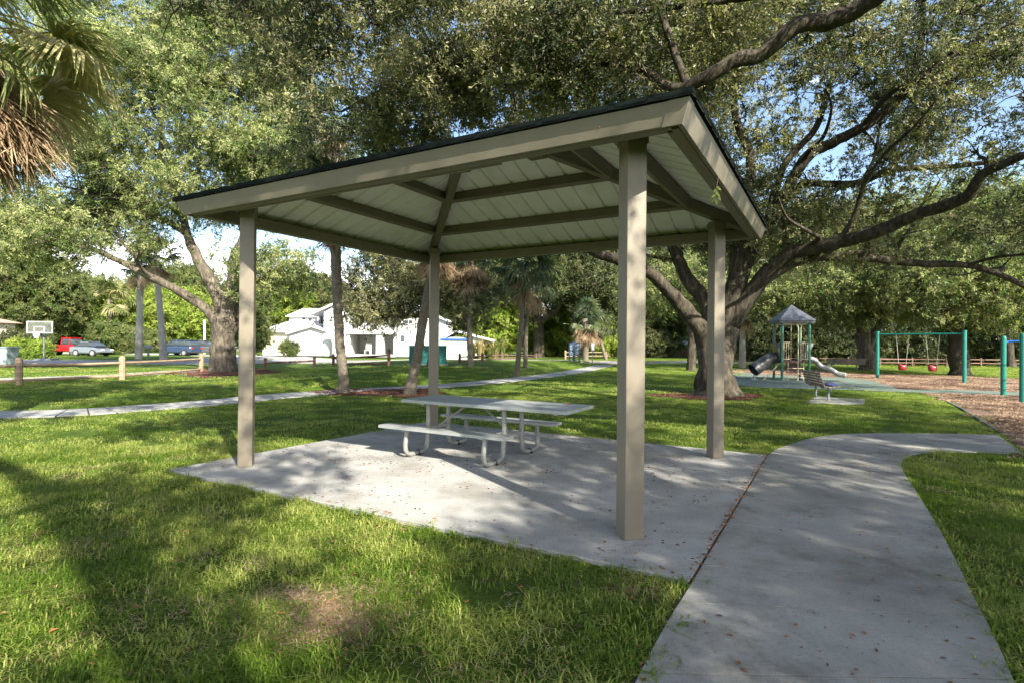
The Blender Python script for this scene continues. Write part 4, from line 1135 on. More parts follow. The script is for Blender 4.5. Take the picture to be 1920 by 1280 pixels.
for (px0, px1, lab) in ((768, 806, 'left teal metal utility cabinet behind the leaning palm trunk'), (808, 837, 'right teal metal utility cabinet just right of the rear shelter post')):
    p = gp((px0 + px1) / 2, 683); k_ = p.y / FPX; w_ = (px1 - px0) * k_; h_ = 34 * k_
    t = thing('utility_cabinet', p, lab, 'utility cabinet', R(6), group='teal utility cabinets')
    mb = MB(); mb.lbox(-w_ / 2, w_ / 2, -.5, .5, .06, h_); mb.build('body', M_CAB, t, bevel=.03)
    mb = MB(); mb.lbox(-w_ / 2 - .03, w_ / 2 + .03, -.54, .54, h_, h_ + .05); mb.build('lid', M_CAB, t, bevel=.01)
    mb = MB(); mb.lbox(-w_ / 2 - .1, w_ / 2 + .1, -.6, .6, -.1, .06); mb.build('concrete_base', M_PALEC, t)
    for s_ in (-1, 1): mb = MB(); mb.lbox(s_ * w_ * .25 - w_ * .22, s_ * w_ * .25 + w_ * .22, -.515, -.503, .12, h_ - .08); dr = mb.build('door', M_CAB, t); mb = MB(); mb.lbox(s_ * .05 - .015, s_ * .05 + .015, -.54, -.515, h_ * .5, h_ * .6); mb.build('handle', M_BGREY, dr)
# basketball stand
p = gp(82, 676); k_ = p.y / FPX
bh = thing('basketball_hoop', p, 'portable basketball hoop with clear white framed backboard beside the street', 'basketball hoop', R(4))
mb = MB(); mb.tube([(0, 0, 0), (0, 0, 50 * k_)], .05, 8); mb.build('pole', M_BGREY, bh)
mb = MB(); mb.box((0, .3, .08), (1.1, .9, .16)); mb.build('base', M_BGREY, bh, bevel=.05)
x0, x1, z0, z1 = -23 * k_, 23 * k_, 51 * k_, 73 * k_
bb = MB(); bb.lbox(x0 + .05, x1 - .05, -.42, -.40, z0 + .05, z1 - .05); bbo = bb.build('backboard', M_CLEAR, bh)
fr = MB(); t_ = .055
for a in ((x0, x1, z0, z0 + t_), (x0, x1, z1 - t_, z1), (x0, x0 + t_, z0 + t_, z1 - t_), (x1 - t_, x1, z0 + t_, z1 - t_)): fr.lbox(a[0], a[1], -.43, -.39, a[2], a[3])
fr.build('frame', M_WHITE, bbo)
fr = MB(); ix0, ix1, iz0, iz1 = -9.5 * k_, 9.5 * k_, z0 + 2 * k_, z0 + 12.5 * k_
for a in ((ix0, ix1, iz0, iz0 + t_), (ix0, ix1, iz1 - t_, iz1), (ix0, ix0 + t_, iz0 + t_, iz1 - t_), (ix1 - t_, ix1, iz0 + t_, iz1 - t_)): fr.lbox(a[0], a[1], -.45, -.425, a[2], a[3])
fr.build('target_frame', M_WHITE, bbo)
mb = MB(); mb.beam((0, 0, 45 * k_), (0, -.4, 58 * k_), .08, .08, up=(0, 1, 0)); mb.beam((0, 0, 50 * k_), (0, -.4, 64 * k_), .08, .08, up=(0, 1, 0)); mb.build('arm', M_BGREY, bh)
mb = MB(); mb.tube([Vector((.23 * math.cos(a), -.70 + .23 * math.sin(a), z0 + .12)) for a in np.linspace(0, 6.283, 17)], .012, 5); rim = mb.build('rim', M_ORANGE, bh)
mb = MB()
for k in range(12):
    a = 6.283 * k / 12; a2 = 6.283 * (k + 1) / 12; 
    mb.tube([(.23 * math.cos(a), -.7 + .23 * math.sin(a), z0 + .12), (.17 * math.cos(a2), -.7 + .17 * math.sin(a2), z0 - .1), (.12 * math.cos(a), -.7 + .12 * math.sin(a), z0 - .34)], .009, 3)
    mb.tube([(.23 * math.cos(a), -.7 + .23 * math.sin(a), z0 + .12), (.17 * math.cos(a - .52), -.7 + .17 * math.sin(a - .52), z0 - .1), (.12 * math.cos(a), -.7 + .12 * math.sin(a), z0 - .34)], .009, 3)
mb.build('net', M_NET, rim)
# wheeled bin
p = gp(8, 684); k_ = p.y / FPX
wb = thing('wheeled_bin', p, 'grey green wheeled rubbish bin at the left edge beside the street', 'rubbish bin')
mb = MB(); w0, w1, h_ = 13 * k_, 17 * k_, 32 * k_
mb.add([(-w0, -.35, .05), (w0, -.35, .05), (w0, .35, .05), (-w0, .35, .05), (-w1, -.42, h_), (w1, -.42, h_), (w1, .42, h_), (-w1, .42, h_)], [(0, 1, 5, 4), (1, 2, 6, 5), (2, 3, 7, 6), (3, 0, 4, 7), (4, 5, 6, 7), (3, 2, 1, 0)]); mb.build('body', M_BINP, wb, bevel=.02)
mb = MB(); mb.lbox(-w1 - .04, w1 + .04, -.47, .47, h_, h_ + .07); mb.build('lid', M_BINP, wb, bevel=.02)
for s_ in (-1, 1): mb = MB(); mb.tube([(s_ * w0, .38, .12), (s_ * (w0 - .06), .38, .12)], .12, 10); mb.build('wheel', M_TYRE, wb)
# mailboxes
for px, py, top, lab, m_ in ((278, 672, 24, 'dark grey mailbox on a post between the two pale palm trunks', M_BGREY), (219, 660, 16, 'white mailbox on a stone block beside the drive', M_WHITE)):
    p = gp(px, py); k_ = p.y / FPX; t = thing('mailbox', p, lab, 'mailbox')
    mb = MB()
    if m_ is M_WHITE: mb.lbox(-.18, .22, -.2, .2, 0, .45)
    else: mb.lbox(-.06, .06, -.06, .06, 0, top * k_ * .8)
    mb.build('post', M_PALEC if m_ is M_WHITE else M_BGREY, t)
    mb = MB(); z_ = top * k_ * .78 if m_ is not M_WHITE else .45; n = 8; w_ = .16; l_ = .28
    sec = [(-w_, 0), (w_, 0), (w_, .14)] + [(w_ * math.cos(a), .14 + w_ * math.sin(a)) for a in np.linspace(.4, 2.74, 5)] + [(-w_, .14)]
    vs = [(-l_, a, z_ + b) for a, b in sec] + [(l_, a, z_ + b) for a, b in sec]; n = len(sec)
    mb.add(vs, [(i, (i + 1) % n, n + (i + 1) % n, n + i) for i in range(n)] + [tuple(range(n)), tuple(range(n, 2 * n))]); mb.build('box', m_, t)
p = gp(383, 663); mb = MB(); mb.tube([(0, 0, 0), (0, 0, 4.2)], .13, 10); mb.tube([(0, 0, 4.2), (0, 0, 4.3)], .15, 10); o = mb.build('white_pole', M_WHITE); o.location = p; tag(o, 'plain white pole just left of the big left oak trunk', 'pole')

# cars
def car(loc, rz, label, paint, kind, L_=4.7, Wd=1.85):
    t = thing('parked_car' if kind != 'pickup' else 'pickup_truck', loc, label, 'car' if kind != 'pickup' else 'pickup truck', rz)
    hw = Wd / 2
    def loft(secs, name, mat, par=t):
        mb = MB(); n = 8; vs = []
        for x, zb_, zs, zt, w0, w1 in secs:
            vs += [(x, -w0 * .9, zb_), (x, -w0, zb_ + .12), (x, -w0, zs), (x, -w1, zt), (x, w1, zt), (x, w0, zs), (x, w0, zb_ + .12), (x, w0 * .9, zb_)]
        fs = [(i * n + k, i * n + (k + 1) % n, (i + 1) * n + (k + 1) % n, (i + 1) * n + k) for i in range(len(secs) - 1) for k in range(n)]
        mb.add(vs, fs + [tuple(range(n)), tuple(range((len(secs) - 1) * n, len(secs) * n))]); return mb.build(name, mat, par, smooth=False, bevel=.02)
    h = L_ / 2
    if kind == 'suv':
        loft([(-h, .45, .75, .95, hw * .85, hw * .8), (-h + .15, .3, .85, 1.02, hw, hw * .93), (0, .28, .88, 1.05, hw, hw * .95), (h - .9, .28, .85, 1.0, hw, hw * .92), (h - .15, .32, .72, .86, hw * .95, hw * .85), (h, .42, .62, .74, hw * .8, hw * .7)], 'body', paint)
        g_ = loft([(-h + .12, 1.0, 1.12, 1.2, hw * .86, hw * .8), (-h + .45, 1.0, 1.35, 1.60, hw * .88, hw * .72), (.3, 1.0, 1.35, 1.63, hw * .9, hw * .74), (1.05, 1.0, 1.2, 1.30, hw * .88, hw * .76), (1.45, .98, 1.02, 1.06, hw * .85, hw * .8)], 'windows', M_GLASS)
        loft([(-h + .4, 1.56, 1.60, 1.66, hw * .80, hw * .72), (-.4, 1.6, 1.64, 1.70, hw * .82, hw * .74), (.45, 1.56, 1.61, 1.67, hw * .80, hw * .72)], 'roof', paint)
        for x in (-h + 1.0, -.1, 1.0):
            for s_ in (-1, 1): mb = MB(); mb.beam((x, s_ * hw * .94, 1.02), (x - .12 if x < .5 else x - .5, s_ * hw * .80, 1.6), .05, .09, up=(0, 1, 0)); mb.build('pillar', paint, t)
    elif kind == 'sedan':
        loft([(-h, .45, .7, .85, hw * .85, hw * .8), (-h + .15, .3, .8, .92, hw, hw * .93), (0, .26, .8, .93, hw, hw * .95), (h - .9, .28, .76, .88, hw, hw * .9), (h, .4, .55, .66, hw * .8, hw * .7)], 'body', paint)
        loft([(-h + .5, .88, .95, .98, hw * .86, hw * .8), (-h + 1.2, .88, 1.2, 1.36, hw * .88, hw * .7), (.2, .9, 1.2, 1.4, hw * .9, hw * .72), (1.15, .88, .95, .98, hw * .86, hw * .8)], 'windows', M_GLASS)
        loft([(-h + 1.15, 1.3, 1.35, 1.40, hw * .76, hw * .68), (.25, 1.32, 1.38, 1.43, hw * .77, hw * .68)], 'roof', paint)
    else:
        loft([(-h, .5, .85, 1.02, hw * .95, hw * .9), (-h + .1, .42, .9, 1.06, hw, hw * .94), (.1, .4, .92, 1.08, hw, hw * .95), (h - .9, .4, .9, 1.05, hw, hw * .92), (h, .5, .75, .92, hw * .9, hw * .8)], 'body', paint)
        loft([(.0, 1.05, 1.3, 1.5, hw * .9, hw * .78), (.2, 1.05, 1.5, 1.72, hw * .92, hw * .78), (1.0, 1.05, 1.5, 1.72, hw * .92, hw * .78), (1.6, 1.03, 1.1, 1.15, hw * .88, hw * .82)], 'windows', M_GLASS)
        loft([(.05, 1.68, 1.72, 1.78, hw * .86, hw * .78), (1.05, 1.68, 1.72, 1.78, hw * .86, hw * .78)], 'roof', paint)
        for x in (.1, .95):
            for s_ in (-1, 1): mb = MB(); mb.beam((x, s_ * hw * .95, 1.05), (x, s_ * hw * .84, 1.7), .05, .12, up=(0, 1, 0)); mb.build('pillar', paint, t)
    for x in (-h + .85, h - .9):
        for s_ in (-1, 1):
            mb = MB(); mb.tube([(x, s_ * (hw - .2), .34), (x, s_ * (hw + .015), .34)], .34, 18); w_ = mb.build('wheel', M_TYRE, t)
            mb = MB(); mb.tube([(x, s_ * (hw - .02), .34), (x, s_ * (hw + .03), .34)], .21, 12); mb.build('rim', M_RIM, w_)
    for s_ in (-1, 1):
        mb = MB(); mb.box((-h - .005, s_ * hw * .72, .82), (.06, .28, .14)); mb.build('tail_lamp', M_LAMPR, t)
        mb = MB(); mb.box((h - .04, s_ * hw * .62, .64), (.1, .3, .12)); mb.build('headlight', M_SIGNW, t)
    return t
def cpos(px, py, Y):
    p = W(px, py, Y); p.z = gzf(p.x, p.y); return p
car(cpos(124, 651, 60), R(3), 'old red pickup truck parked in the shade on the far left', M_CARRED, 'pickup', 4.3, 1.8)
car(cpos(172, 652, 56), R(-8), 'silver car parked in front of the red pickup truck', M_CARSIL, 'sedan', 3.6, 1.7)
car(cpos(338, 659, 62), R(172), 'dark navy car parked left of the big oak trunk', M_CARBLU, 'suv', 4.0)
car(cpos(379, 660, 65), R(8), 'dark grey car parked partly behind the big left oak trunk', M_CARGRY, 'suv', 4.6)

# ============================================================ HOUSES
YH = 60.0
hk = YH / FPX
def hx(px): return W(px, 640, YH).x
HG = W(650, 667, YH).z
def hz(py): return HG + (667 - py) * hk
hs = thing('white_house', (hx(650), YH, HG), 'large white two storey house with porch, balcony and garage across the street', 'house')
HO = Vector((hx(650), YH, HG))
def hbox(mb, x0, x1, yt, yb, d0=0.0, d1=5.0): mb.lbox(hx(x0), hx(x1), YH + d0, YH + d1, hz(yb), hz(yt))
def hpart(name, mat, parent, *boxes, **k):
    mb = MB()
    for b in boxes: hbox(mb, *b)
    return mb.build(name, mat, parent, off=HO, **k)
def gable(name, x0, x1, xp, ye, yp, d0, d1, mat, parent, th=.28, ov=.5):
    """pitched roof with the ridge running back"""
    mb = MB(); pts = [(hx(x0), hz(ye)), (hx(xp), hz(yp)), (hx(x1), hz(ye if not isinstance(ye, tuple) else ye[1]))]
    lo = [(x, z - th) for x, z in pts]
    y0, y1 = YH + d0 - ov, YH + d1
    vs = [(x, y0, z) for x, z in pts] + [(x, y0, z) for x, z in lo] + [(x, y1, z) for x, z in pts] + [(x, y1, z) for x, z in lo]
    mb.add(vs, [(0, 1, 4, 3), (1, 2, 5, 4), (6, 9, 10, 7), (7, 10, 11, 8), (0, 6, 7, 1), (1, 7, 8, 2), (3, 4, 10, 9), (4, 5, 11, 10), (0, 3, 9, 6), (2, 8, 11, 5)])
    return mb.build(name, mat, parent, off=HO)
def tri(mb, x0, x1, xp, ye, yp, d0, d1):
    v = [(hx(x0), YH + d0, hz(ye)), (hx(x1), YH + d0, hz(ye)), (hx(xp), YH + d0, hz(yp))]
    mb.add(v + [(a, b + (d1 - d0), c) for a, b, c in v], [(0, 1, 2), (5, 4, 3), (0, 3, 4, 1), (1, 4, 5, 2), (2, 5, 3, 0)])
w1 = hpart('wall', M_CREAM, hs, (485, 562, 623, 667, 1.0, 9.0))
mb = MB(); 
v = [(hx(482), YH + .4, hz(624)), (hx(562), YH + .4, hz(624)), (hx(562), YH + 4.5, hz(603)), (hx(512), YH + 4.5, hz(603)), (hx(482), YH + .4, hz(621)), (hx(562), YH + .4, hz(621)), (hx(562), YH + 4.5, hz(600)), (hx(512), YH + 4.5, hz(600))]
mb.add(v, [(0, 1, 2, 3), (7, 6, 5, 4), (0, 4, 5, 1), (1, 5, 6, 2), (2, 6, 7, 3), (3, 7, 4, 0)]); mb.build('roof', M_WROOF, hs, off=HO)
w2 = hpart('wall', M_WHITE, hs, (510, 606, 592, 667, 4.6, 11))
v = [(hx(505), YH + 4.2, hz(592)), (hx(608), YH + 4.2, hz(592)), (hx(600), YH + 8, hz(573)), (hx(515), YH + 8, hz(573)), (hx(505), YH + 4.2, hz(590)), (hx(608), YH + 4.2, hz(590)), (hx(600), YH + 8, hz(571)), (hx(515), YH + 8, hz(571))]
mb = MB(); mb.add(v, [(0, 1, 2, 3), (7, 6, 5, 4), (0, 4, 5, 1), (1, 5, 6, 2), (2, 6, 7, 3), (3, 7, 4, 0)]); mb.build('roof', M_WROOF, hs, off=HO)
def window(x0, x1, yt, yb, d, nx=2, ny=2, parent=hs, frame=M_WHITE):
    f = MB(); e = .5
    X0, X1, Z0, Z1 = hx(x0), hx(x1), hz(yb), hz(yt); y0 = YH + d
    for a in ((X0 - .09, X1 + .09, Z0 - .09, Z0), (X0 - .09, X1 + .09, Z1, Z1 + .09), (X0 - .09, X0, Z0, Z1), (X1, X1 + .09, Z0, Z1)): f.lbox(a[0], a[1], y0 - .08, y0 + .02, a[2], a[3])
    for k in range(1, nx): x_ = X0 + (X1 - X0) * k / nx; f.lbox(x_ - .03, x_ + .03, y0 - .05, y0 + .02, Z0, Z1)
    for k in range(1, ny): z_ = Z0 + (Z1 - Z0) * k / ny; f.lbox(X0, X1, y0 - .045, y0 + .015, z_ - .03, z_ + .03)
    o = f.build('window', frame, parent, off=HO)
    g_ = MB(); g_.lbox(X0 + .002, X1 - .002, y0 - .02, y0 - .004, Z0 + .002, Z1 - .002); g_.build('pane', M_GLASS, o, off=HO)
window(536, 543, 593, 598, 4.6, 1, 1); window(549, 556, 594, 602, 4.6, 1, 1)
# garage
gw = hpart('wall', M_WHITE, hs, (541, 607, 624, 667, 0.2, 4.5))
mb = MB(); tri(mb, 541, 629, 585, 624, 612, .2, 4.5); mb.build('gable_wall', M_WHITE, hs, off=HO)
gable('roof', 537, 633, 585, 625, 610.5, .2, 4.55, M_WROOF, hs, .2)
gd = hpart('garage_door', M_WHITE, hs, (560, 606, 629, 663, .13, .19))
for k in range(1, 4): hpart('panel_joint', M_CREAM, gd, (560, 606, 629 + k * 8.5, 629.25 + k * 8.5, .115, .13))
for k in range(4): window(563 + k * 11.3, 571.5 + k * 11.3, 632, 636.5, .11, 4, 2)
# balcony
hpart('balcony_wall', M_GLASS, hs, (572, 606, 591, 609, 4.3, 4.5))  # dark sheet standing in for the shade inside the balcony openings
for x_ in (573, 585, 602): hpart('balcony_post', M_WHITE, hs, (x_, x_ + 2.2, 590, 609, 3.6, 3.9))
hpart('balcony_rail', M_WHITE, hs, (572, 606, 606, 609, 3.5, 3.7)); hpart('balcony_ceiling', M_WHITE, hs, (570, 607, 588, 590.5, 3.5, 4.55))
# main block
mw = hpart('wall', M_WHITE, hs, (607, 660, 585, 667, 0.0, 9), (660, 745, 585, 622, 0.0, 9), (660, 745, 622, 667, 3.2, 9), (738, 747, 622, 667, 0, 3.2), (746, 747, 590, 622, 0, 3))
mb = MB(); tri(mb, 607, 690, 630, 585, 571, .02, 9); mb.build('gable_wall', M_WHITE, hs, off=HO)
gable('roof', 582, 745, 628, 589, 568, 0, 9, M_WROOF, hs, .22)
window(619, 623, 594, 604, 0, 1, 2); window(648, 652, 596, 606, 0, 1, 2); window(665, 690, 596, 606, 0, 4, 1); window(700, 722, 597, 605, 0, 3, 1)
hpart('porch_roof', M_WHITE, hs, (658, 745, 621, 626.5, -1.6, 3.2))
hpart('porch_floor', M_PALEC, hs, (658, 746, 663, 667.5, -1.5, 3.19))
hpart('porch_column', M_WHITE, hs, (711, 723, 626.6, 663, -1.4, -.2)); hpart('porch_column', M_WHITE, hs, (658, 662, 626.6, 663, -1.4, -.8))
pd = hpart('front_door', M_CREAM, hs, (666, 678, 629, 662, 3.1, 3.19)); window(669, 674, 633, 639, 3.09, 2, 2)
window(700, 711, 632, 655, 3.19, 3, 4); window(726, 738, 632, 655, 3.19, 3, 4)
# arch wing
mb = MB(); pts = [(620, 626), (632, 624)]; 
hpart('arch_wall', M_WHITE, hs, (630, 659, 622, 667, -1.2, -.05))
mb = MB()
for k in range(6):
    a0 = k / 6; mb_x = 630 - 12 * math.sqrt(1 - (a0) ** 2)
    hbox(mb, 618 + 12 * a0, 620.2 + 12 * a0, 624, 626 + 18 * a0 * a0 + 2, -1.2, -.9)
mb.build('arch', M_WHITE, hs, off=HO)
# right block and low wing
hpart('wall', M_WHITE, hs, (747, 833, 596, 667, -.4, 8), (833, 905, 630, 667, 2, 8))
gable('roof', 742, 838, 790, 597, 578, -.4, 8, M_WROOF, hs, .22)
gable('roof', 820, 925, 852, 634, 616, 2, 8, M_WROOF, hs, .22)
window(752, 760, 628, 640, -.4, 1, 1); window(760, 774, 600, 606, -.4, 2, 1)
hpart('shade_sail', M_TARP, hs, (828, 884, 632.5, 635.5, -1.4, 2.0))
# vinyl fence of the white house
vf = thing('vinyl_fence', (hx(858), YH - 3, HG), 'white vinyl privacy fence of the white house under the blue awning', 'fence')
for k in range(12):
    mb = MB(); x_ = hx(824) + k * .18 * 1.0; 
    mb.lbox(x_ + 0 if False else hx(822 + k * 5.2), hx(826.9 + k * 5.2), YH - 3, YH - 2.95, HG - .2, hz(638)); mb.build('fence_board', M_WHITE, vf, off=Vector((hx(858), YH - 3, HG)))
# porch chair
ch = thing('porch_chair', (hx(692), YH - .4, hz(663)), 'white chair on the porch of the white house', 'chair')
mb = MB(); mb.box((0, 0, .42), (.6, .6, .06)); mb.build('seat', M_WHITE, ch); mb = MB(); mb.box((.0, .3, .8), (.6, .06, .75)); mb.build('backrest', M_WHITE, ch)
for x_ in (-.27, .27):
    for y_ in (-.27, .27): mb = MB(); mb.box((x_, y_, .2), (.06, .06, .4)); mb.build('leg', M_WHITE, ch)
# simple neighbours
def small_house(px0, px1, ytop, yeave, ybot, Y, wall, roof, label, wins, name='bungalow', cat='house'):
    k = Y / FPX; g_ = W((px0 + px1) / 2, ybot, Y); o_ = Vector((g_.x, Y, g_.z)); t = thing(name, o_, label, cat)
    X0, X1 = (px0 - (px0 + px1) / 2) * k, (px1 - (px0 + px1) / 2) * k; ze = (ybot - yeave) * k; zt = (ybot - ytop) * k
    mb = MB(); mb.lbox(X0, X1, 0, 8, -.6, ze); mb.build('wall', wall, t)
    mb = MB(); e = .5; v = [(X0 - e, -e, ze), (X1 + e, -e, ze), (X1 + e, 8 + e, ze), (X0 - e, 8 + e, ze), (X0 * .6, 4, zt), (X1 * .6, 4, zt)]
    mb.add(v, [(0, 1, 5, 4), (1, 2, 5), (2, 3, 4, 5), (3, 0, 4), (3, 2, 1, 0)]); mb.build('roof', roof, t)
    mb = MB(); mb.lbox(X0 - e, X1 + e, -e - .05, -e + .02, ze - .18, ze); mb.build('fascia', M_WHITE, t)
    for a, b, c, d in wins:
        mb = MB(); m = (px0 + px1) / 2; mb.lbox((a - m) * k - .08, (b - m) * k + .08, -.06, .01, (ybot - d) * k - .08, (ybot - c) * k + .08); w_ = mb.build('window', M_WHITE, t)
        mb = MB(); mb.lbox((a - m) * k, (b - m) * k, -.08, -.062, (ybot - d) * k, (ybot - c) * k); mb.build('pane', M_GLASS, w_)
small_house(336, 452, 610, 623, 657, 88, M_CREAM, M_WROOF, 'cream single storey house behind the two dark parked cars', [(355, 358, 625, 632), (362, 365, 625, 632), (369, 372, 625, 632), (376, 379, 625, 632)])
small_house(-230, -122, 580, 600, 668, 50, M_CREAM, M_TILE, 'house with terracotta tiled roof cut off by the left edge', [(-60, -40, 620, 640)])
small_house(1225, 1300, 634, 645, 670, 92, M_BRICK, M_WROOF, 'distant orange brick house seen between the shelter posts', [(1262, 1267, 648, 656), (1285, 1288, 648, 658), (1273, 1278, 648, 656)])
small_house(1480, 1560, 590, 628, 672, 75, M_BRICK, M_TILE, 'orange house half hidden behind the play tower and the hedge', [(1520, 1535, 632, 645), (1495, 1505, 632, 645)])
# grey board fence far right of the oak
gf_ = at(1372, 672); gfl = thing('board_fence', (gf_.x, 62, GZ0), 'grey board fence far behind the big oak on the right', 'fence')
for k in range(40):
    mb = MB(); x_ = (k - 6) * .42; mb.lbox(x_, x_ + .40, 0, .04, 0, 1.75 + rnd.uniform(-.02, .02)); mb.build('fence_board', M_BGREY, gfl)

# ============================================================ PALMS
def frond_mesh(seed, rad, nseg, pet, droop, width, span=118):
    q = random.Random(seed); mb = MB(); mb.m = 1
    mb.tube([(0, 0, 0), (pet * .5, 0, .04), (pet, 0, -.02)], [.02, .014, .010], 4, False)
    mb.m = 0; c = Vector((pet, 0, -.02))
    for k in range(nseg):
        a = R(-span + 2 * span * k / (nseg - 1)) + q.uniform(-.03, .03); ln = rad * (0.72 + 0.28 * math.cos(a * .6)) * q.uniform(.9, 1.08)
        lift = 0.22 * math.cos(a)
        d = Vector((math.cos(a), math.sin(a), lift)).normalized(); s_ = Vector((-math.sin(a), math.cos(a), 0)); w = width * (1 + .2 * q.random())
        dr = droop * q.uniform(.7, 1.3)
        P = []
        for t in (0.06, .38, .68, 1.0):
            P.append(c + d * ln * t * (1 - .12 * dr * t) + Vector((0, 0, -1)) * ln * dr * max(0, t - .3) ** 2 * 1.6 + Vector((q.uniform(-1, 1), q.uniform(-1, 1), q.uniform(-1, 1))) * (.03 if span > 60 else .09) * t)
        ws = (w * .35, w, w * .75, w * .08); up = Vector((0, 0, w * .35))
        vs = []
        for p, ww in zip(P, ws): vs += [p - s_ * ww / 2 + up * (ww / w), p, p + s_ * ww / 2 + up * (ww / w)]
        fs = []
        for i in range(3): o = i * 3; fs += [(o, o + 1, o + 4, o + 3), (o + 1, o + 2, o + 5, o + 4)]
        mb.add(vs, fs)
    return mb
FR = {}
def frond_data(kind, i):
    key = (kind, i)
    if key not in FR:
        if kind == 'dead': mb = frond_mesh(i + 50, .95, 30, .45, .10, .028, 38); mats = [M_DEAD, M_DEAD]
        elif kind == 'dull': mb = frond_mesh(i, .80, 32, .85, .75, .05); mats = [M_FROND2, M_FROND2]
        else: mb = frond_mesh(i, .85, 40, .9, .6, .046); mats = [M_FROND, M_FROND]
        me = bpy.data.meshes.new('frond'); me.from_pydata(mb.v, [], mb.f)
        for m in mats: me.materials.append(m)
        me.update(); FR[key] = me
    return FR[key]
def palm(name, label, trunk, rads, ngreen, ndead, seed, kind='dull', size=1.0, bark_=None, deadlen=1.0, group=None, gmin=-35, cat='palm tree'):
    q = random.Random(seed); P, Rr = smoothpts(trunk, rads, 6); base = Vector(trunk[0])
    t = thing(name, base, label, cat, group=group)
    P2, R2 = [], []
    for i in range(len(P) - 1):           # leaf-scar rings
        for k in range(3):
            P2.append(P[i].lerp(P[i + 1], k / 3)); R2.append((Rr[i] * (1 - k / 3) + Rr[i + 1] * k / 3) * (1.05 if k == 0 else (0.97 if k == 1 else 1.0)))
    P2.append(P[-1]); R2.append(Rr[-1])
    mb = MB(); mb.tube(P2, R2, 14, flare=.12, seed=seed); mb.build('trunk', bark_ or M_PALMT, t, smooth=True, off=base)
    top = P[-1]
    def put(nm, me, el, sc, dz=0.0):
        o = bpy.data.objects.new(nm, me); COL.objects.link(o); o.parent = t
        o.location = top - base + Vector((q.uniform(-.08, .08), q.uniform(-.08, .08), dz)); o.rotation_euler = (q.uniform(-.4, .4), -el, q.uniform(0, 6.283)); o.rotation_mode = 'XYZ'
        o.scale = (sc,) * 3
    for k in range(ngreen):
        el = R(80 - (80 - gmin) * ((k + .5) / ngreen) ** .8 + q.uniform(-8, 8)); put('frond', frond_data(kind, q.randrange(3)), el, size * q.uniform(.85, 1.1))
    for k in range(ndead):
        el = R(-88 + 34 * q.random() ** 1.6); put('dead_frond', frond_data('dead', q.randrange(3)), el, size * q.uniform(.8, 1.15) * deadlen, -q.uniform(0, .5) * size)
    return t
def wp(lst, Y):
    out = []
    for i, (px, py) in enumerate(lst):
        if i == 0:
            p = W(px, py, Y); p.z = gzf(p.x, p.y) - .05
        else: p = W(px, py, Y)
        out.append(p)
    return out
palm('cabbage_palm', 'cabbage palm with ringed trunk seen between the left and rear shelter posts', wp([(646, 736), (642, 690), (637, 640), (633, 570), (630, 490), (625, 375)], 18.4), [.20, .155, .15, .155, .165, .17], 18, 20, 1, 'dull', 1.0)
palm('cabbage_palm', 'leaning lichen spotted cabbage palm immediately left of the rear shelter post', wp([(767, 736), (773, 712), (783, 665), (793, 600), (804, 540), (816, 430)], 18.2), [.24, .17, .155, .15, .15, .15], 18, 22, 2, 'dull', 1.0)
palm('cabbage_palm', 'tall cabbage palm whose fronds show above the shelter roof on the left', wp([(642, 712), (634, 600), (629, 480), (630, 300), (628, 225)], 23.5), [.15, .14, .14, .14, .14], 30, 8, 3, 'dull', 1.15)
palm('cabbage_palm', 'slim palm with a thick brown skirt of dead fronds right of the rear post', wp([(882, 690), (880, 600), (879, 475)], 30), [.17, .15, .15], 14, 46, 4, 'dull', 1.25, deadlen=1.1)
palm('cabbage_palm', 'slender palm with pale streaked trunk rising beyond the picnic table', wp([(969, 690), (978, 600), (984, 500)], 28), [.14, .11, .10], 26, 4, 5, 'dull', 1.25)
palm('cabbage_palm', 'thin dark palm trunk immediately right of the pale streaked one', wp([(985, 682), (988, 600), (1000, 520)], 33), [.14, .11, .10], 24, 3, 6, 'dull', 1.4)
palm('cabbage_palm', 'large palm at the top left corner with hanging green and dead fronds', [Vector((-9.5, 9.3, GZ0)), Vector((-9.3, 9.2, 3)), Vector((-8.85, 9.1, 7.0))], [.26, .22, .22], 32, 80, 7, 'green', 1.45, gmin=-50, deadlen=1.1)
palm('cabbage_palm', 'pale palm trunk by the street, left one of the pair before the lime green tree', wp([(260, 673), (262, 600), (263, 500)], 46), [.30, .24, .22], 16, 10, 8, 'dull', 1.3, bark_=M_PALMG)
palm('cabbage_palm', 'pale palm trunk by the street, right one of the pair and nearer the oak', wp([(307, 682), (303, 620), (297, 545), (292, 480)], 42), [.28, .22, .2, .2], 16, 10, 9, 'dull', 1.3, bark_=M_PALMG)
palm('cabbage_palm', 'pale straight palm trunk behind the play area left of the tower', wp([(1392, 682), (1393, 620), (1394, 575)], 42), [.26, .2, .19], 22, 10, 10, 'dull', 1.3, bark_=M_PALMG)
palm('cabbage_palm', 'short palm with brown skirt by the notice boards', wp([(1098, 675), (1098, 640), (1097, 598)], 52), [.28, .26, .26], 14, 40, 11, 'dull', 1.5)
palm('cabbage_palm', 'thin leaning palm behind the far rail fence', wp([(1137, 672), (1128, 645), (1116, 610)], 60), [.2, .16, .16], 16, 12, 12, 'dull', 1.4)
palm('cabbage_palm', 'distant palm top behind the white house roof', wp([(655, 660), (655, 600), (652, 572)], 84), [.3, .25, .25], 26, 8, 14, 'green', 2.0)
palm('coconut_palm', 'yellow green palm fronds beside the lime green tree', wp([(205, 655), (207, 600), (203, 562)], 76), [.3, .25, .22], 18, 0, 15, 'green', 2.6)
#PART3

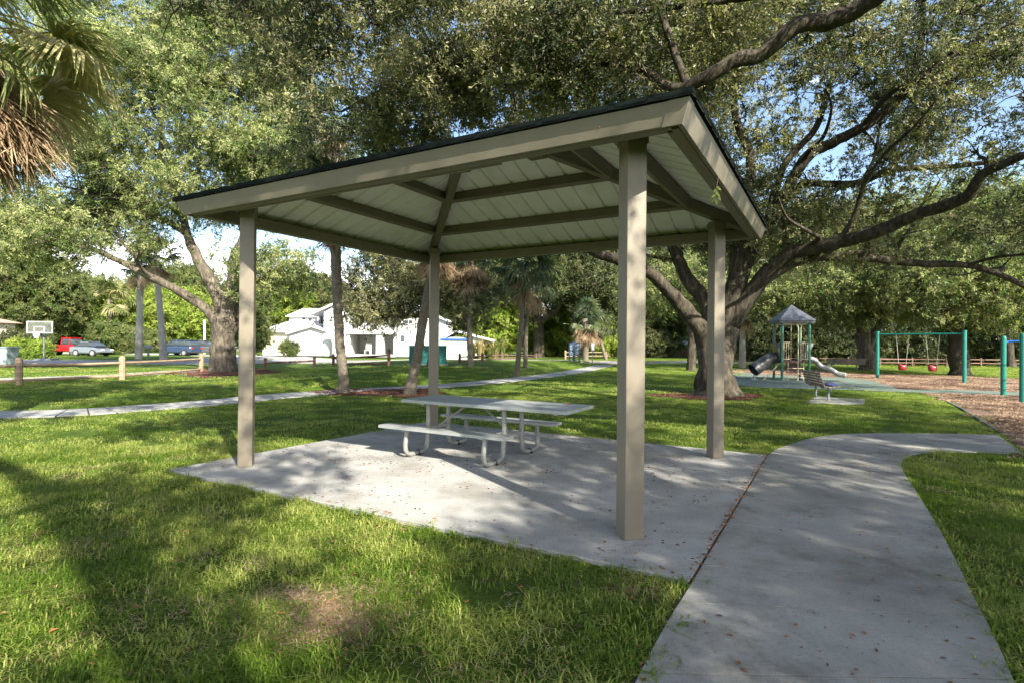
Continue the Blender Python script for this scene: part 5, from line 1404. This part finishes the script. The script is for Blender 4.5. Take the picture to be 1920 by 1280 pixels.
# ============================================================ TREES
# leaf clusters of the two oaks standing off to the right of and behind the camera; where their
# shade lands on the lawn follows the photograph's sunlit and shaded areas
SH_X = [120, 360, 600, 840, 1080, 1320, 1560, 1800]
SH_Y = [705, 730, 780, 830, 900, 1000, 1120, 1250]
SH_D = np.array([[.6, .6, .6, .6, .5, .5, .5, .4], [.6, .6, .7, .7, .6, .6, .6, .5], [.35, .55, .85, .7, .65, .7, .6, .6], [.04, .18, .5, .55, .55, .65, .65, .75],
                 [.22, .75, .45, .42, .6, .65, .6, .9], [.12, .85, .15, .40, .80, .5, .6, .9], [.10, .85, .06, .25, .95, .62, .45, .9], [.35, .9, .25, .30, .98, .42, .5, .85]])
def shade_density(px, py):
    fx = np.interp(px, SH_X, range(8)); fy = np.interp(py, SH_Y, range(8)); i, j = min(int(fx), 6), min(int(fy), 6); u, v = fx - i, fy - j
    return (SH_D[j, i] * (1 - u) + SH_D[j, i + 1] * u) * (1 - v) + (SH_D[j + 1, i] * (1 - u) + SH_D[j + 1, i + 1] * u) * v
def canopy_centres():
    q = random.Random(99); out = []
    for _ in range(1950):
        x = q.uniform(-17, 12); y = q.uniform(1.0, 27)
        d = Vector((x, y, GZ0)) - Vector((0, 0, HC)); px = 960 + FPX * d.dot(cR) / d.dot(cF); py = 640 - FPX * d.dot(cU) / d.dot(cF)
        p = shade_density(px, min(py, 1280)) if -300 < px < 2200 else .5
        if q.random() > p ** 1.9 * 1.1: continue
        h = q.uniform(6.8, 9.2); c = Vector((x, y, 0)) + TOSUN * (h / TOSUN.z)
        v = c - Vector((0, 0, HC)); 
        if v.dot(cF) > 0.5:
            qy = 640 - FPX * v.dot(cU) / v.dot(cF); qx = 960 + FPX * v.dot(cR) / v.dot(cF)
            if qy > -170 and -200 < qx < 2150: continue
        out.append(c)
    return out
CAN = canopy_centres()
def WL(lst): return [W(a, b, c) for a, b, c in lst]
b1 = gp(1345, 741)
tree('oak_tree', 'huge spreading oak with dark twisting limbs right of the shelter', 'tree', b1, [
    ([b1 + Vector((0, 0, -.1)), b1 + Vector((0, 0, .22)), b1 + Vector((-.05, 0, .9)), W(1345, 640, 19.4), W(1362, 600, 19.4), W(1380, 540, 19.3), W(1392, 460, 19.2)], [1.0, .74, .56, .60, .48, .38, .3]),
    (WL([(1335, 660, 19.3), (1308, 610, 19.0), (1265, 560, 18.6), (1228, 520, 18.2), (1180, 492, 17.8), (1120, 476, 17.4), (1060, 440, 17)]), [.40, .28, .23, .21, .18, .14, .07]),
    (WL([(1350, 640, 19.6), (1325, 570, 20), (1292, 528, 20.3), (1268, 478, 20.5), (1240, 400, 20.8), (1225, 300, 21)]), [.36, .27, .25, .21, .15, .08]),
    (WL([(1372, 610, 19.2), (1420, 535, 18.8), (1480, 478, 18), (1560, 458, 17), (1640, 436, 16), (1720, 402, 15), (1806, 372, 14), (1850, 322, 13.4), (1940, 285, 12.5)]), [.32, .26, .22, .20, .18, .16, .15, .12, .08]),
    (WL([(1388, 520, 19.2), (1420, 445, 19), (1462, 385, 18.6), (1508, 300, 18), (1560, 268, 17.6), (1640, 225, 17), (1700, 165, 16.5), (1730, 60, 16), (1722, -40, 15.5)]), [.28, .22, .20, .18, .16, .14, .12, .09, .06]),
    (WL([(1470, 372, 18.5), (1510, 345, 18.5), (1600, 345, 18.5), (1680, 318, 18), (1790, 312, 17.5), (1880, 300, 17)]), [.13, .12, .11, .10, .08, .05]),
    (WL([(1385, 575, 19.4), (1440, 520, 19.6), (1510, 486, 19.8), (1600, 482, 20), (1720, 494, 20), (1830, 500, 19.5), (1940, 545, 19)]), [.26, .20, .17, .15, .13, .11, .08]),
    (WL([(1392, 470, 19.2), (1398, 380, 19.4), (1408, 300, 19.5), (1378, 210, 19.5), (1384, 110, 19.5), (1420, 0, 19.5)]), [.28, .18, .16, .13, .11, .07]),
    (WL([(1440, 410, 18.8), (1470, 310, 18.8), (1530, 240, 18.5), (1560, 150, 18.2), (1620, 50, 18)]), [.15, .12, .10, .08, .05]),
    (WL([(1700, 165, 16.5), (1760, 120, 16), (1850, 70, 15.5), (1950, 20, 15)]), [.11, .09, .07, .05]),
    (WL([(1720, 160, 16.6), (1790, 150, 16.6), (1880, 100, 16.6), (1960, 70, 16.5)]), [.09, .08, .06, .04]),
], [((8.5, 19, 10.2), (7.0, 6.0, 3.6), 135), ((14.5, 15.5, 9.2), (5.5, 5, 3.6), 110), ((6.5, 16, 12.2), (6, 5, 2.2), 75), ((3.0, 19.0, 8.6), (3.6, 4, 2.6), 55), ((11.5, 20, 5.6), (5.0, 4, 1.1), 60), ((17.5, 18, 6.2), (3.5, 4, 1.4), 26), ((6.6, 21, 6.0), (3, 3, 1.4), 18)],
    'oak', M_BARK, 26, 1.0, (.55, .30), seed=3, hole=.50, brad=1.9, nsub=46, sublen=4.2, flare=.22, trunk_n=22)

tree('oak_tree', 'oak just off the right edge whose thick bark covered branch crosses above the shelter roof', 'tree', (11.5, 3.5, GZ0), [
    ([Vector((11.5, 3.5, GZ0)), Vector((11.4, 3.6, 1.2)), Vector((11.0, 4.0, 3.2)), Vector((10.2, 4.6, 5.0))], [.75, .5, .45, .4]),
    ([Vector((10.9, 4.0, 3.6)), Vector((9.4, 6.2, 6.2))] + WL([(1800, -110, 8.6), (1640, -5, 9.0), (1560, 38, 9.2), (1490, 52, 9.3), (1430, 100, 9.5), (1370, 118, 9.6), (1315, 150, 9.8), (1260, 165, 10.2), (1180, 120, 11), (1060, 128, 12), (960, 160, 13)]), [.34, .26, .17, .145, .14, .13, .125, .12, .115, .10, .085, .07, .04]),
    (WL([(1290, 160, 10), (1262, 90, 10.2), (1240, 20, 10.4), (1225, -60, 10.5)]), [.08, .07, .06, .05]),
    (WL([(1640, -5, 9.0), (1520, -20, 9.5), (1400, -5, 10), (1300, 10, 10.5), (1150, 25, 11.5)]), [.10, .08, .07, .06, .04]),
    ([Vector((10.2, 4.6, 5.0)), Vector((8.0, 3.0, 7.6)), Vector((5.0, 1.5, 9.0)), Vector((2, 1, 9.6))], [.32, .24, .18, .08]),
    ([Vector((10.2, 4.6, 5.0)), Vector((9.5, 8.0, 8.2)), Vector((8.0, 11.0, 10)), Vector((5, 13, 11))], [.28, .22, .15, .07]),
    (WL([(1060, 128, 12), (900, 110, 13), (760, 150, 14), (640, 210, 15)]), [.10, .08, .06, .03]),
], [ ((0.6, 12.6, 8.6), (4.4, 3.2, 2.0), 105), ((-3.8, 14.5, 9.2), (3.2, 3, 2.6), 75), ((5.4, 13.0, 9.6), (3.0, 2.4, 1.5), 30), ((2.4, 11.5, 7.2), (2.4, 1.4, .6), 16), ((-1.0, 13.0, 11.4), (5, 3, 1.2), 40), ((-4.6, 17.5, 7.6), (2.6, 2.2, 1.6), 34)],
    'near', M_BARK, 27, 1.0, (.37, .22), seed=5, hole=.42, extra=[c for c in CAN if c.y > -1.0])

tree('oak_tree', 'oak behind the camera that throws dappled shade over the front lawn', 'tree', (7.5, -8.5, GZ0), [
    ([Vector((7.5, -8.5, GZ0)), Vector((7.5, -8.4, 1.5)), Vector((7.2, -8, 3.5))], [.8, .55, .5]),
    ([Vector((7.2, -8, 3.3)), Vector((4.5, -6.5, 6.0)), Vector((1.5, -4.5, 7.8)), Vector((-2, -2.5, 8.6))], [.36, .27, .18, .06]),
    ([Vector((7.2, -8, 3.3)), Vector((7.5, -4.5, 6.2)), Vector((7, -1, 8.0)), Vector((5, 1, 8.8))], [.34, .25, .16, .06]),
    ([Vector((7.2, -8, 3.3)), Vector((9.5, -9, 6.5)), Vector((11, -9, 9))], [.34, .22, .08]),
    ([Vector((7.2, -8, 3.3)), Vector((5.5, -10.5, 6.5)), Vector((3, -12, 9))], [.30, .2, .08]),
], [((9.5, -9.5, 9.6), (3.5, 3.5, 1.2), 14)],
    'oak', M_BARK, 30, 1.08, (.33, .17), seed=8, hole=0, extra=[c for c in CAN if c.y <= -1.0])
# low leafy spray hanging into the top of the view
tree('overhanging_branch', 'dark leafy spray hanging into the top of the view from an overhead oak', 'tree branch', (-2.2, 1.5, 6.9), [
    ([Vector((-0.2, -0.5, 7.6)), Vector((-2.2, 2.5, 6.4)), W(420, -40, 5.2), W(520, -30, 6.0)], [.05, .035, .02, .01]),
    (WL([(520, -60, 5.6), (620, -30, 6.4), (720, -30, 7.2)]), [.02, .015, .01]),
], [(tuple(W(400, -6, 5.2)), (.55, .4, .14), 7), (tuple(W(520, -8, 5.8)), (.6, .4, .22), 10), (tuple(W(640, 15, 6.6)), (.6, .5, .3), 14), (tuple(W(590, 60, 7.2)), (.35, .4, .3), 7), (tuple(W(760, -10, 7)), (.6, .5, .22), 9)],
    'near', M_BARK, 12, .55, (.20, .13), seed=12)

b3 = gp(417, 697); Y3 = b3.y
tree('oak_tree', 'big pale barked oak with low fork at the left of the shelter', 'tree', b3, [
    ([b3 + Vector((0, 0, -.1)), b3 + Vector((0, 0, .2)), b3 + Vector((0, 0, .9)), W(418, 640, Y3), W(424, 600, Y3), W(430, 560, Y3)], [.82, .66, .56, .54, .58, .42]),
    (WL([(418, 625, Y3), (395, 588, Y3 - .3), (352, 556, Y3 - .6), (300, 528, Y3 - 1), (245, 500, Y3 - 1.3), (180, 470, Y3 - 1.5), (110, 448, Y3 - 1.7), (20, 430, Y3 - 1.8)]), [.36, .23, .20, .18, .15, .12, .09, .05]),
    (WL([(424, 600, Y3), (402, 540, Y3), (372, 488, Y3), (352, 440, Y3), (332, 372, Y3), (302, 300, Y3), (272, 262, Y3)]), [.42, .34, .28, .2, .16, .11, .05]),
    (WL([(432, 590, Y3), (442, 500, Y3), (462, 440, Y3 - .4), (500, 400, Y3 - .8), (520, 320, Y3 - 1)]), [.40, .32, .25, .16, .06]),
    (WL([(352, 440, Y3), (300, 410, Y3), (200, 372, Y3 - .5), (120, 350, Y3 - 1)]), [.17, .13, .1, .05]),
    (WL([(462, 440, Y3), (430, 330, Y3), (445, 200, Y3), (480, 90, Y3)]), [.24, .18, .13, .06]),
    (WL([(302, 300, Y3), (300, 230, Y3), (262, 160, Y3), (240, 60, Y3)]), [.12, .10, .08, .04]),
    (WL([(302, 300, Y3), (250, 240, Y3 - .4), (230, 222, Y3 - .5)]), [.10, .07, .04]),
], [(tuple(W(330, 250, Y3)), (6.3, 4.5, 4.4), 210), (tuple(W(90, 330, Y3 - 1)), (4.6, 4, 2.4), 75), (tuple(W(470, 90, Y3)), (3.4, 3.5, 3.6), 80), (tuple(W(200, 90, Y3 + 1)), (5.5, 4, 3.4), 95), (tuple(W(120, 440, Y3 - 2)), (4.2, 3, 1.1), 40), (tuple(W(500, 505, Y3 - 1)), (1.7, 1.6, 1.3), 20), (tuple(W(560, 300, Y3 - 1)), (2.2, 2.5, 2.2), 36)],
    'oakb', M_BARKL, 36, 1.15, (.70, .46), seed=21, hole=.2, nsub=14, sublen=3.5, trunk_n=20)
p = gp(812, 688); Y8 = p.y
tree('oak_tree', 'oak with olive hanging crown before the white house, trunk hidden by rear post', 'tree', p, [
    ([p, W(812, 600, Y8), W(806, 520, Y8), W(790, 440, Y8)], [.3, .24, .2, .1]),
    (WL([(808, 560, Y8), (770, 500, Y8), (720, 480, Y8)]), [.16, .11, .05]),
], [(tuple(W(730, 545, Y8)), (2.3, 1.8, 1.5), 44), (tuple(W(700, 590, Y8)), (1.2, 1.2, .35), 9), (tuple(W(760, 470, Y8)), (2.6, 2, 1.5), 34), (tuple(W(870, 560, Y8 + 2)), (2.4, 1.6, 1.5), 26)],
    'oak', M_BARKL, 32, 1.1, (.55, .4), seed=23)
p = gp(1010, 669); Y4 = p.y; s4 = Y4 / 60
tree('oak_tree', 'distant oak with low sweeping branches beyond the picnic table', 'tree', p, [
    ([p, p + Vector((0, 0, .6)), W(1010, 625, Y4), W(1008, 595, Y4)], [.85 * s4, .62 * s4, .55 * s4, .6 * s4]),
    (WL([(1012, 605, Y4), (1040, 583, Y4 - 1), (1075, 573, Y4 - 2), (1100, 588, Y4 - 3), (1130, 595, Y4 - 4), (1165, 572, Y4 - 5)]), [.42 * s4, .36 * s4, .3 * s4, .25 * s4, .2 * s4, .12 * s4]),
    (WL([(1004, 610, Y4), (975, 590, Y4), (935, 570, Y4 - 1), (890, 552, Y4 - 2), (840, 545, Y4 - 3)]), [.36 * s4, .3 * s4, .25 * s4, .18 * s4, .1 * s4]),
    (WL([(1008, 600, Y4), (1000, 555, Y4), (990, 500, Y4)]), [.42 * s4, .3 * s4, .15 * s4]),
], [(tuple(W(1010, 500, Y4)), (11 * s4, 7, 3.6 * s4), 150), (tuple(W(1130, 540, Y4 - 4)), (5 * s4, 4, 1.8 * s4), 50), (tuple(W(880, 520, Y4 - 2)), (5 * s4, 4, 1.8 * s4), 50)],
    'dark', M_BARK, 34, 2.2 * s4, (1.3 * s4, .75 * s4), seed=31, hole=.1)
# background oaks behind the playground
def bgoak(px, py, label, forks, ells, kind, seed, rad=.5, lsc=1.6, spc=30, bm=M_BARK, clump=(1.0, .6), hole=.05):
    p = gp(px, py); Y = p.y
    limbs = [([p + Vector((0, 0, -.1)), p + Vector((0, 0, .3))] + [W(a, b, Y) for a, b in forks[0]], [rad * 1.5, rad * 1.1] + [rad * (1 - .15 * i) for i in range(len(forks[0]))])]
    for f in forks[1:]: limbs.append(([W(a, b, Y) for a, b in f], [rad * .6 * (1 - .8 * i / len(f)) for i in range(len(f))]))
    E = [(tuple(W(a, b, Y + dy)), r, n) for a, b, dy, r, n in ells]
    return tree('oak_tree', label, 'tree', p, limbs, E, kind, bm, spc, lsc, clump, seed=seed, hole=hole)
bgoak(1628, 693, 'pale trunked forked oak behind the long bench and the swings', [[(1622, 660), (1616, 625)], [(1618, 640), (1606, 600), (1590, 560)], [(1626, 650), (1648, 610), (1680, 570), (1720, 530)]],
      [(1560, 530, -3, (6, 4, 2.4), 90), (1690, 520, -3, (5, 4, 2.3), 75), (1620, 440, 0, (7, 4, 2.6), 80), (1640, 575, -3.5, (3.6, 2, .8), 24)], 'oakb', 41, .55, bm=M_BARKL, lsc=1.5)
bgoak(1800, 703, 'thick dark trunked oak rising right behind the teal swing post', [[(1797, 660), (1792, 610), (1785, 570)], [(1795, 610), (1830, 570), (1870, 530)], [(1790, 600), (1760, 560), (1740, 520)]],
      [(1820, 520, -2, (5, 4, 2.6), 85), (1900, 545, -3, (3, 3, 1.8), 40), (1850, 430, 0, (6, 4, 2.6), 70)], 'oakb', 42, .50, lsc=1.4)
bgoak(1893, 688, 'slimmer oak near the right edge behind the climbing posts', [[(1890, 650), (1880, 600)], [(1885, 620), (1905, 590), (1930, 565)], [(1882, 600), (1860, 570), (1830, 560)]],
      [(1900, 540, 0, (5, 4, 2.5), 60)], 'mid', 43, .4, lsc=1.7)
bgoak(1296, 694, 'slim oak trunk directly left of the big dark oak trunk', [[(1297, 650), (1296, 610), (1292, 560)]], [(1290, 530, 0, (4, 4, 2), 50)], 'oakb', 44, .28, lsc=1.5)
def bush(label, px, py, Y, r, n, kind, seed, lsc=2.0, name='tree', cat='tree', zc=None, tr=True, clump=None, spc=34, hole=0):
    """a leafy mass on a short trunk; px,py is the centre of its foliage"""
    c = W(px, py, Y); b = Vector((c.x, c.y, gzf(c.x, c.y))); cl = clump or (min(r) * .33, min(r) * .22)
    top = c.copy()
    rr = max(.06, r[2] * .07)
    L_ = [([b - Vector((0, 0, .1)), b + Vector((0, 0, max(.2, (c.z - b.z) * .4))), c + Vector((0, 0, -r[2] * .2))], [rr * 1.3, rr, rr * .6])]
    if r[2] > 1.2:
        for k in range(4):
            a = seed + k * 1.57; L_.append(([b + Vector((0, 0, max(.3, (c.z - b.z) * .45))), c + Vector((math.cos(a) * r[0] * .3, math.sin(a) * r[1] * .3, 0)), c + Vector((math.cos(a) * r[0] * .6, math.sin(a) * r[1] * .6, r[2] * .3))], [rr * .7, rr * .5, rr * .15]))
    return tree(name, label, cat, b, L_, [(tuple(c), r, n)], kind, M_BARK, spc, lsc, cl, seed=seed, hole=hole, twigs=r[2] > 1.2, shell=.8, trunk_n=8)
bush('broad lime green tree behind the pale palm trunks left of the big oak', 285, 592, 82, (9.0, 4, 3.6), 170, 'lime', 51, 2.4)
bush('wide green tree far behind the lime green tree', 330, 545, 104, (9, 4, 3.6), 80, 'mid', 72, 3.0)
bush('dense green tree at far left behind the basketball hoop', 50, 555, 74, (6.5, 4, 5.0), 120, 'mid', 52, 2.4)
bush('dark tree behind the red pickup truck', 150, 590, 92, (7, 4, 6.0), 110, 'dark', 53, 3.0)
bush('tall green tree at the left edge beyond the street', -40, 520, 70, (7, 5, 7.0), 110, 'mid', 54, 2.6)
bush('clipped green hedge tree beside the white mailbox', 207, 636, 64, (1.7, 1.5, 1.5), 34, 'mid', 55, 1.6)
bush('low bright bush right of the wheeled bin', 48, 660, 44, (1.4, 1.0, .72), 22, 'lime', 56, 1.2, 'bush', 'bush')
bush('dark low hedge left of the basketball pole', 20, 648, 56, (3.6, 1.2, 1.0), 34, 'dark', 57, 1.6, 'bush', 'bush')
bush('dark green shrub between the street palms and the parked cars', 262, 642, 76, (2.6, 2, 1.4), 30, 'mid', 58, 1.8, 'bush', 'bush')
bush('round clipped bush beside the garage of the white house', 543, 653, 58, (.72, .7, .62), 20, 'mid', 59, .8, 'bush', 'bush', clump=(.22, .2))
bush('narrow green tree behind the left shelter post', 474, 605, 50, (1.1, 1.1, 2.8), 30, 'mid', 60, 1.6)
bush('dark green trees behind the left wing of the white house', 560, 560, 88, (5.4, 3, 3.2), 70, 'dark', 61, 2.8)
bush('bright green tree top above the roof of the white house', 515, 560, 82, (4.5, 3, 2.6), 50, 'lime', 62, 2.4)
bush('tall dark green tree behind the house left of the palm trunk', 600, 570, 96, (3.8, 3, 3.6), 50, 'dark', 63, 2.8)
bush('bright green tree right of the white house behind the spiky bushes', 915, 590, 72, (5.2, 3, 4.6), 90, 'lime', 64, 2.4)
bush('mid green tree far behind the dead frond palm', 860, 570, 90, (5, 3, 4.2), 70, 'mid', 65, 2.8)
bush('yellow green tree glowing beyond the distant oak', 1050, 620, 78, (5, 3, 3.4), 70, 'lime', 66, 2.3)
bush('olive tree mass beyond the far rail fence', 1160, 600, 84, (7, 4, 4.6), 110, 'mid', 67, 2.8)
bush('olive crown far behind between the front and right shelter posts', 1240, 590, 88, (7, 4, 5.2), 110, 'oakb', 68, 3.0)
bush('dark shrubs before the orange brick house', 1215, 650, 74, (3.2, 1.5, 1.4), 30, 'dark', 69, 1.9, 'bush', 'bush')
bush('small yellow flowering bush near the far fence', 1152, 650, 66, (1.6, 1, .9), 16, 'lime', 70, 1.4, 'bush', 'bush')
bush('tree behind the grey board fence right of the big oak', 1410, 600, 70, (6, 4, 5.0), 90, 'mid', 71, 2.6)
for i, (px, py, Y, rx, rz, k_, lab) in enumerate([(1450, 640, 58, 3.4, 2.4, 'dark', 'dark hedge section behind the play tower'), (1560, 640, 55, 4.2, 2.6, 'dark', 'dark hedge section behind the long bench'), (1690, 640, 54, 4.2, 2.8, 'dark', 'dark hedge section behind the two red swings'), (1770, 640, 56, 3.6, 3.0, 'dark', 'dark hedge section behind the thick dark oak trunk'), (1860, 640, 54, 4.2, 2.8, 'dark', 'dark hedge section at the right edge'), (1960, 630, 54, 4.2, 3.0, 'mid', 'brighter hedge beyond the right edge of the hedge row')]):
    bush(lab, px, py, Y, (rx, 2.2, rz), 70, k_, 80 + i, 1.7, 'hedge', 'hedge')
for i, (px, py, Y, rx, rz, k_, lab) in enumerate([(1500, 520, 66, 8, 6, 'mid', 'tall background tree above the play tower roof'), (1640, 500, 70, 9, 7, 'oakb', 'tall background tree above the swings'), (1790, 480, 68, 9, 7, 'mid', 'tall background tree above the thick dark oak trunk'), (1930, 500, 64, 8, 7, 'oakb', 'tall background tree at the right edge'), (1330, 520, 80, 8, 6, 'oakb', 'tall background tree behind the right shelter post')]):
    bush(lab, px, py, Y, (rx, 4, rz), 100, k_, 90 + i, 2.8)
# strap-leaved plants by the white fence
def strap_plant(loc, h, n, label, seed, group):
    q = random.Random(seed); mb = MB()
    for k in range(n):
        a = q.uniform(0, 6.28); d = Vector((math.cos(a), math.sin(a), 0)); s_ = Vector((-d.y, d.x, 0)); l = h * q.uniform(.6, 1.1); ln = q.uniform(.1, .55); w = .05
        b0 = d * q.uniform(0, .25); p1 = b0 + d * l * ln * .4 + Vector((0, 0, l * .6)); p2 = b0 + d * l * ln + Vector((0, 0, l * (1 - ln * .3)))
        mb.add([b0 - s_ * w, b0 + s_ * w, p1 + s_ * w, p1 - s_ * w, p2], [(0, 1, 2, 3), (3, 2, 4)])
    o = mb.build('spiky_plant', M_MONDO); o.location = loc; tag(o, label, 'plant', group)
labs = ['leftmost clump of spiky plants before the white vinyl fence', 'second clump of spiky plants from the left beside the slim palm trunk', 'third clump of spiky plants in the row', 'fourth clump of spiky plants in the row, with yellowish leaves', 'fifth clump of spiky plants near the right end of the row', 'rightmost clump of spiky plants behind the dark rail fence']
for i in range(6):
    p = gp(872 + i * 14, 672 - (i % 2)); strap_plant(p, 1.7 + .4 * (i % 3), 80, labs[i], i, 'spiky plants by the white fence')
# scrub that closes the view behind everything on the far edge
def far_wood():
    rg = np.random.default_rng(77); n = 9000
    a = rg.uniform(R(-62), R(62), n); d = rg.uniform(108, 135, n); X = np.sin(a) * d; Y = np.cos(a) * d
    h = 5.0 + 2.2 * np.array([noise.noise(Vector((x * .05, 7, 0))) for x in X]); Z = rg.uniform(0, 1, n) ** .8 * h
    rot = dir_to_euler(rg.normal(size=(n, 3)), rg.uniform(0, 6.28, n))
    o = scatter('distant_trees', 'mid', SPR['mid'], np.stack([X, Y, Z], 1), rot, rg.uniform(3.2, 5.0, n)); tag(o, 'far line of trees closing the view beyond the houses', 'trees')
far_wood()
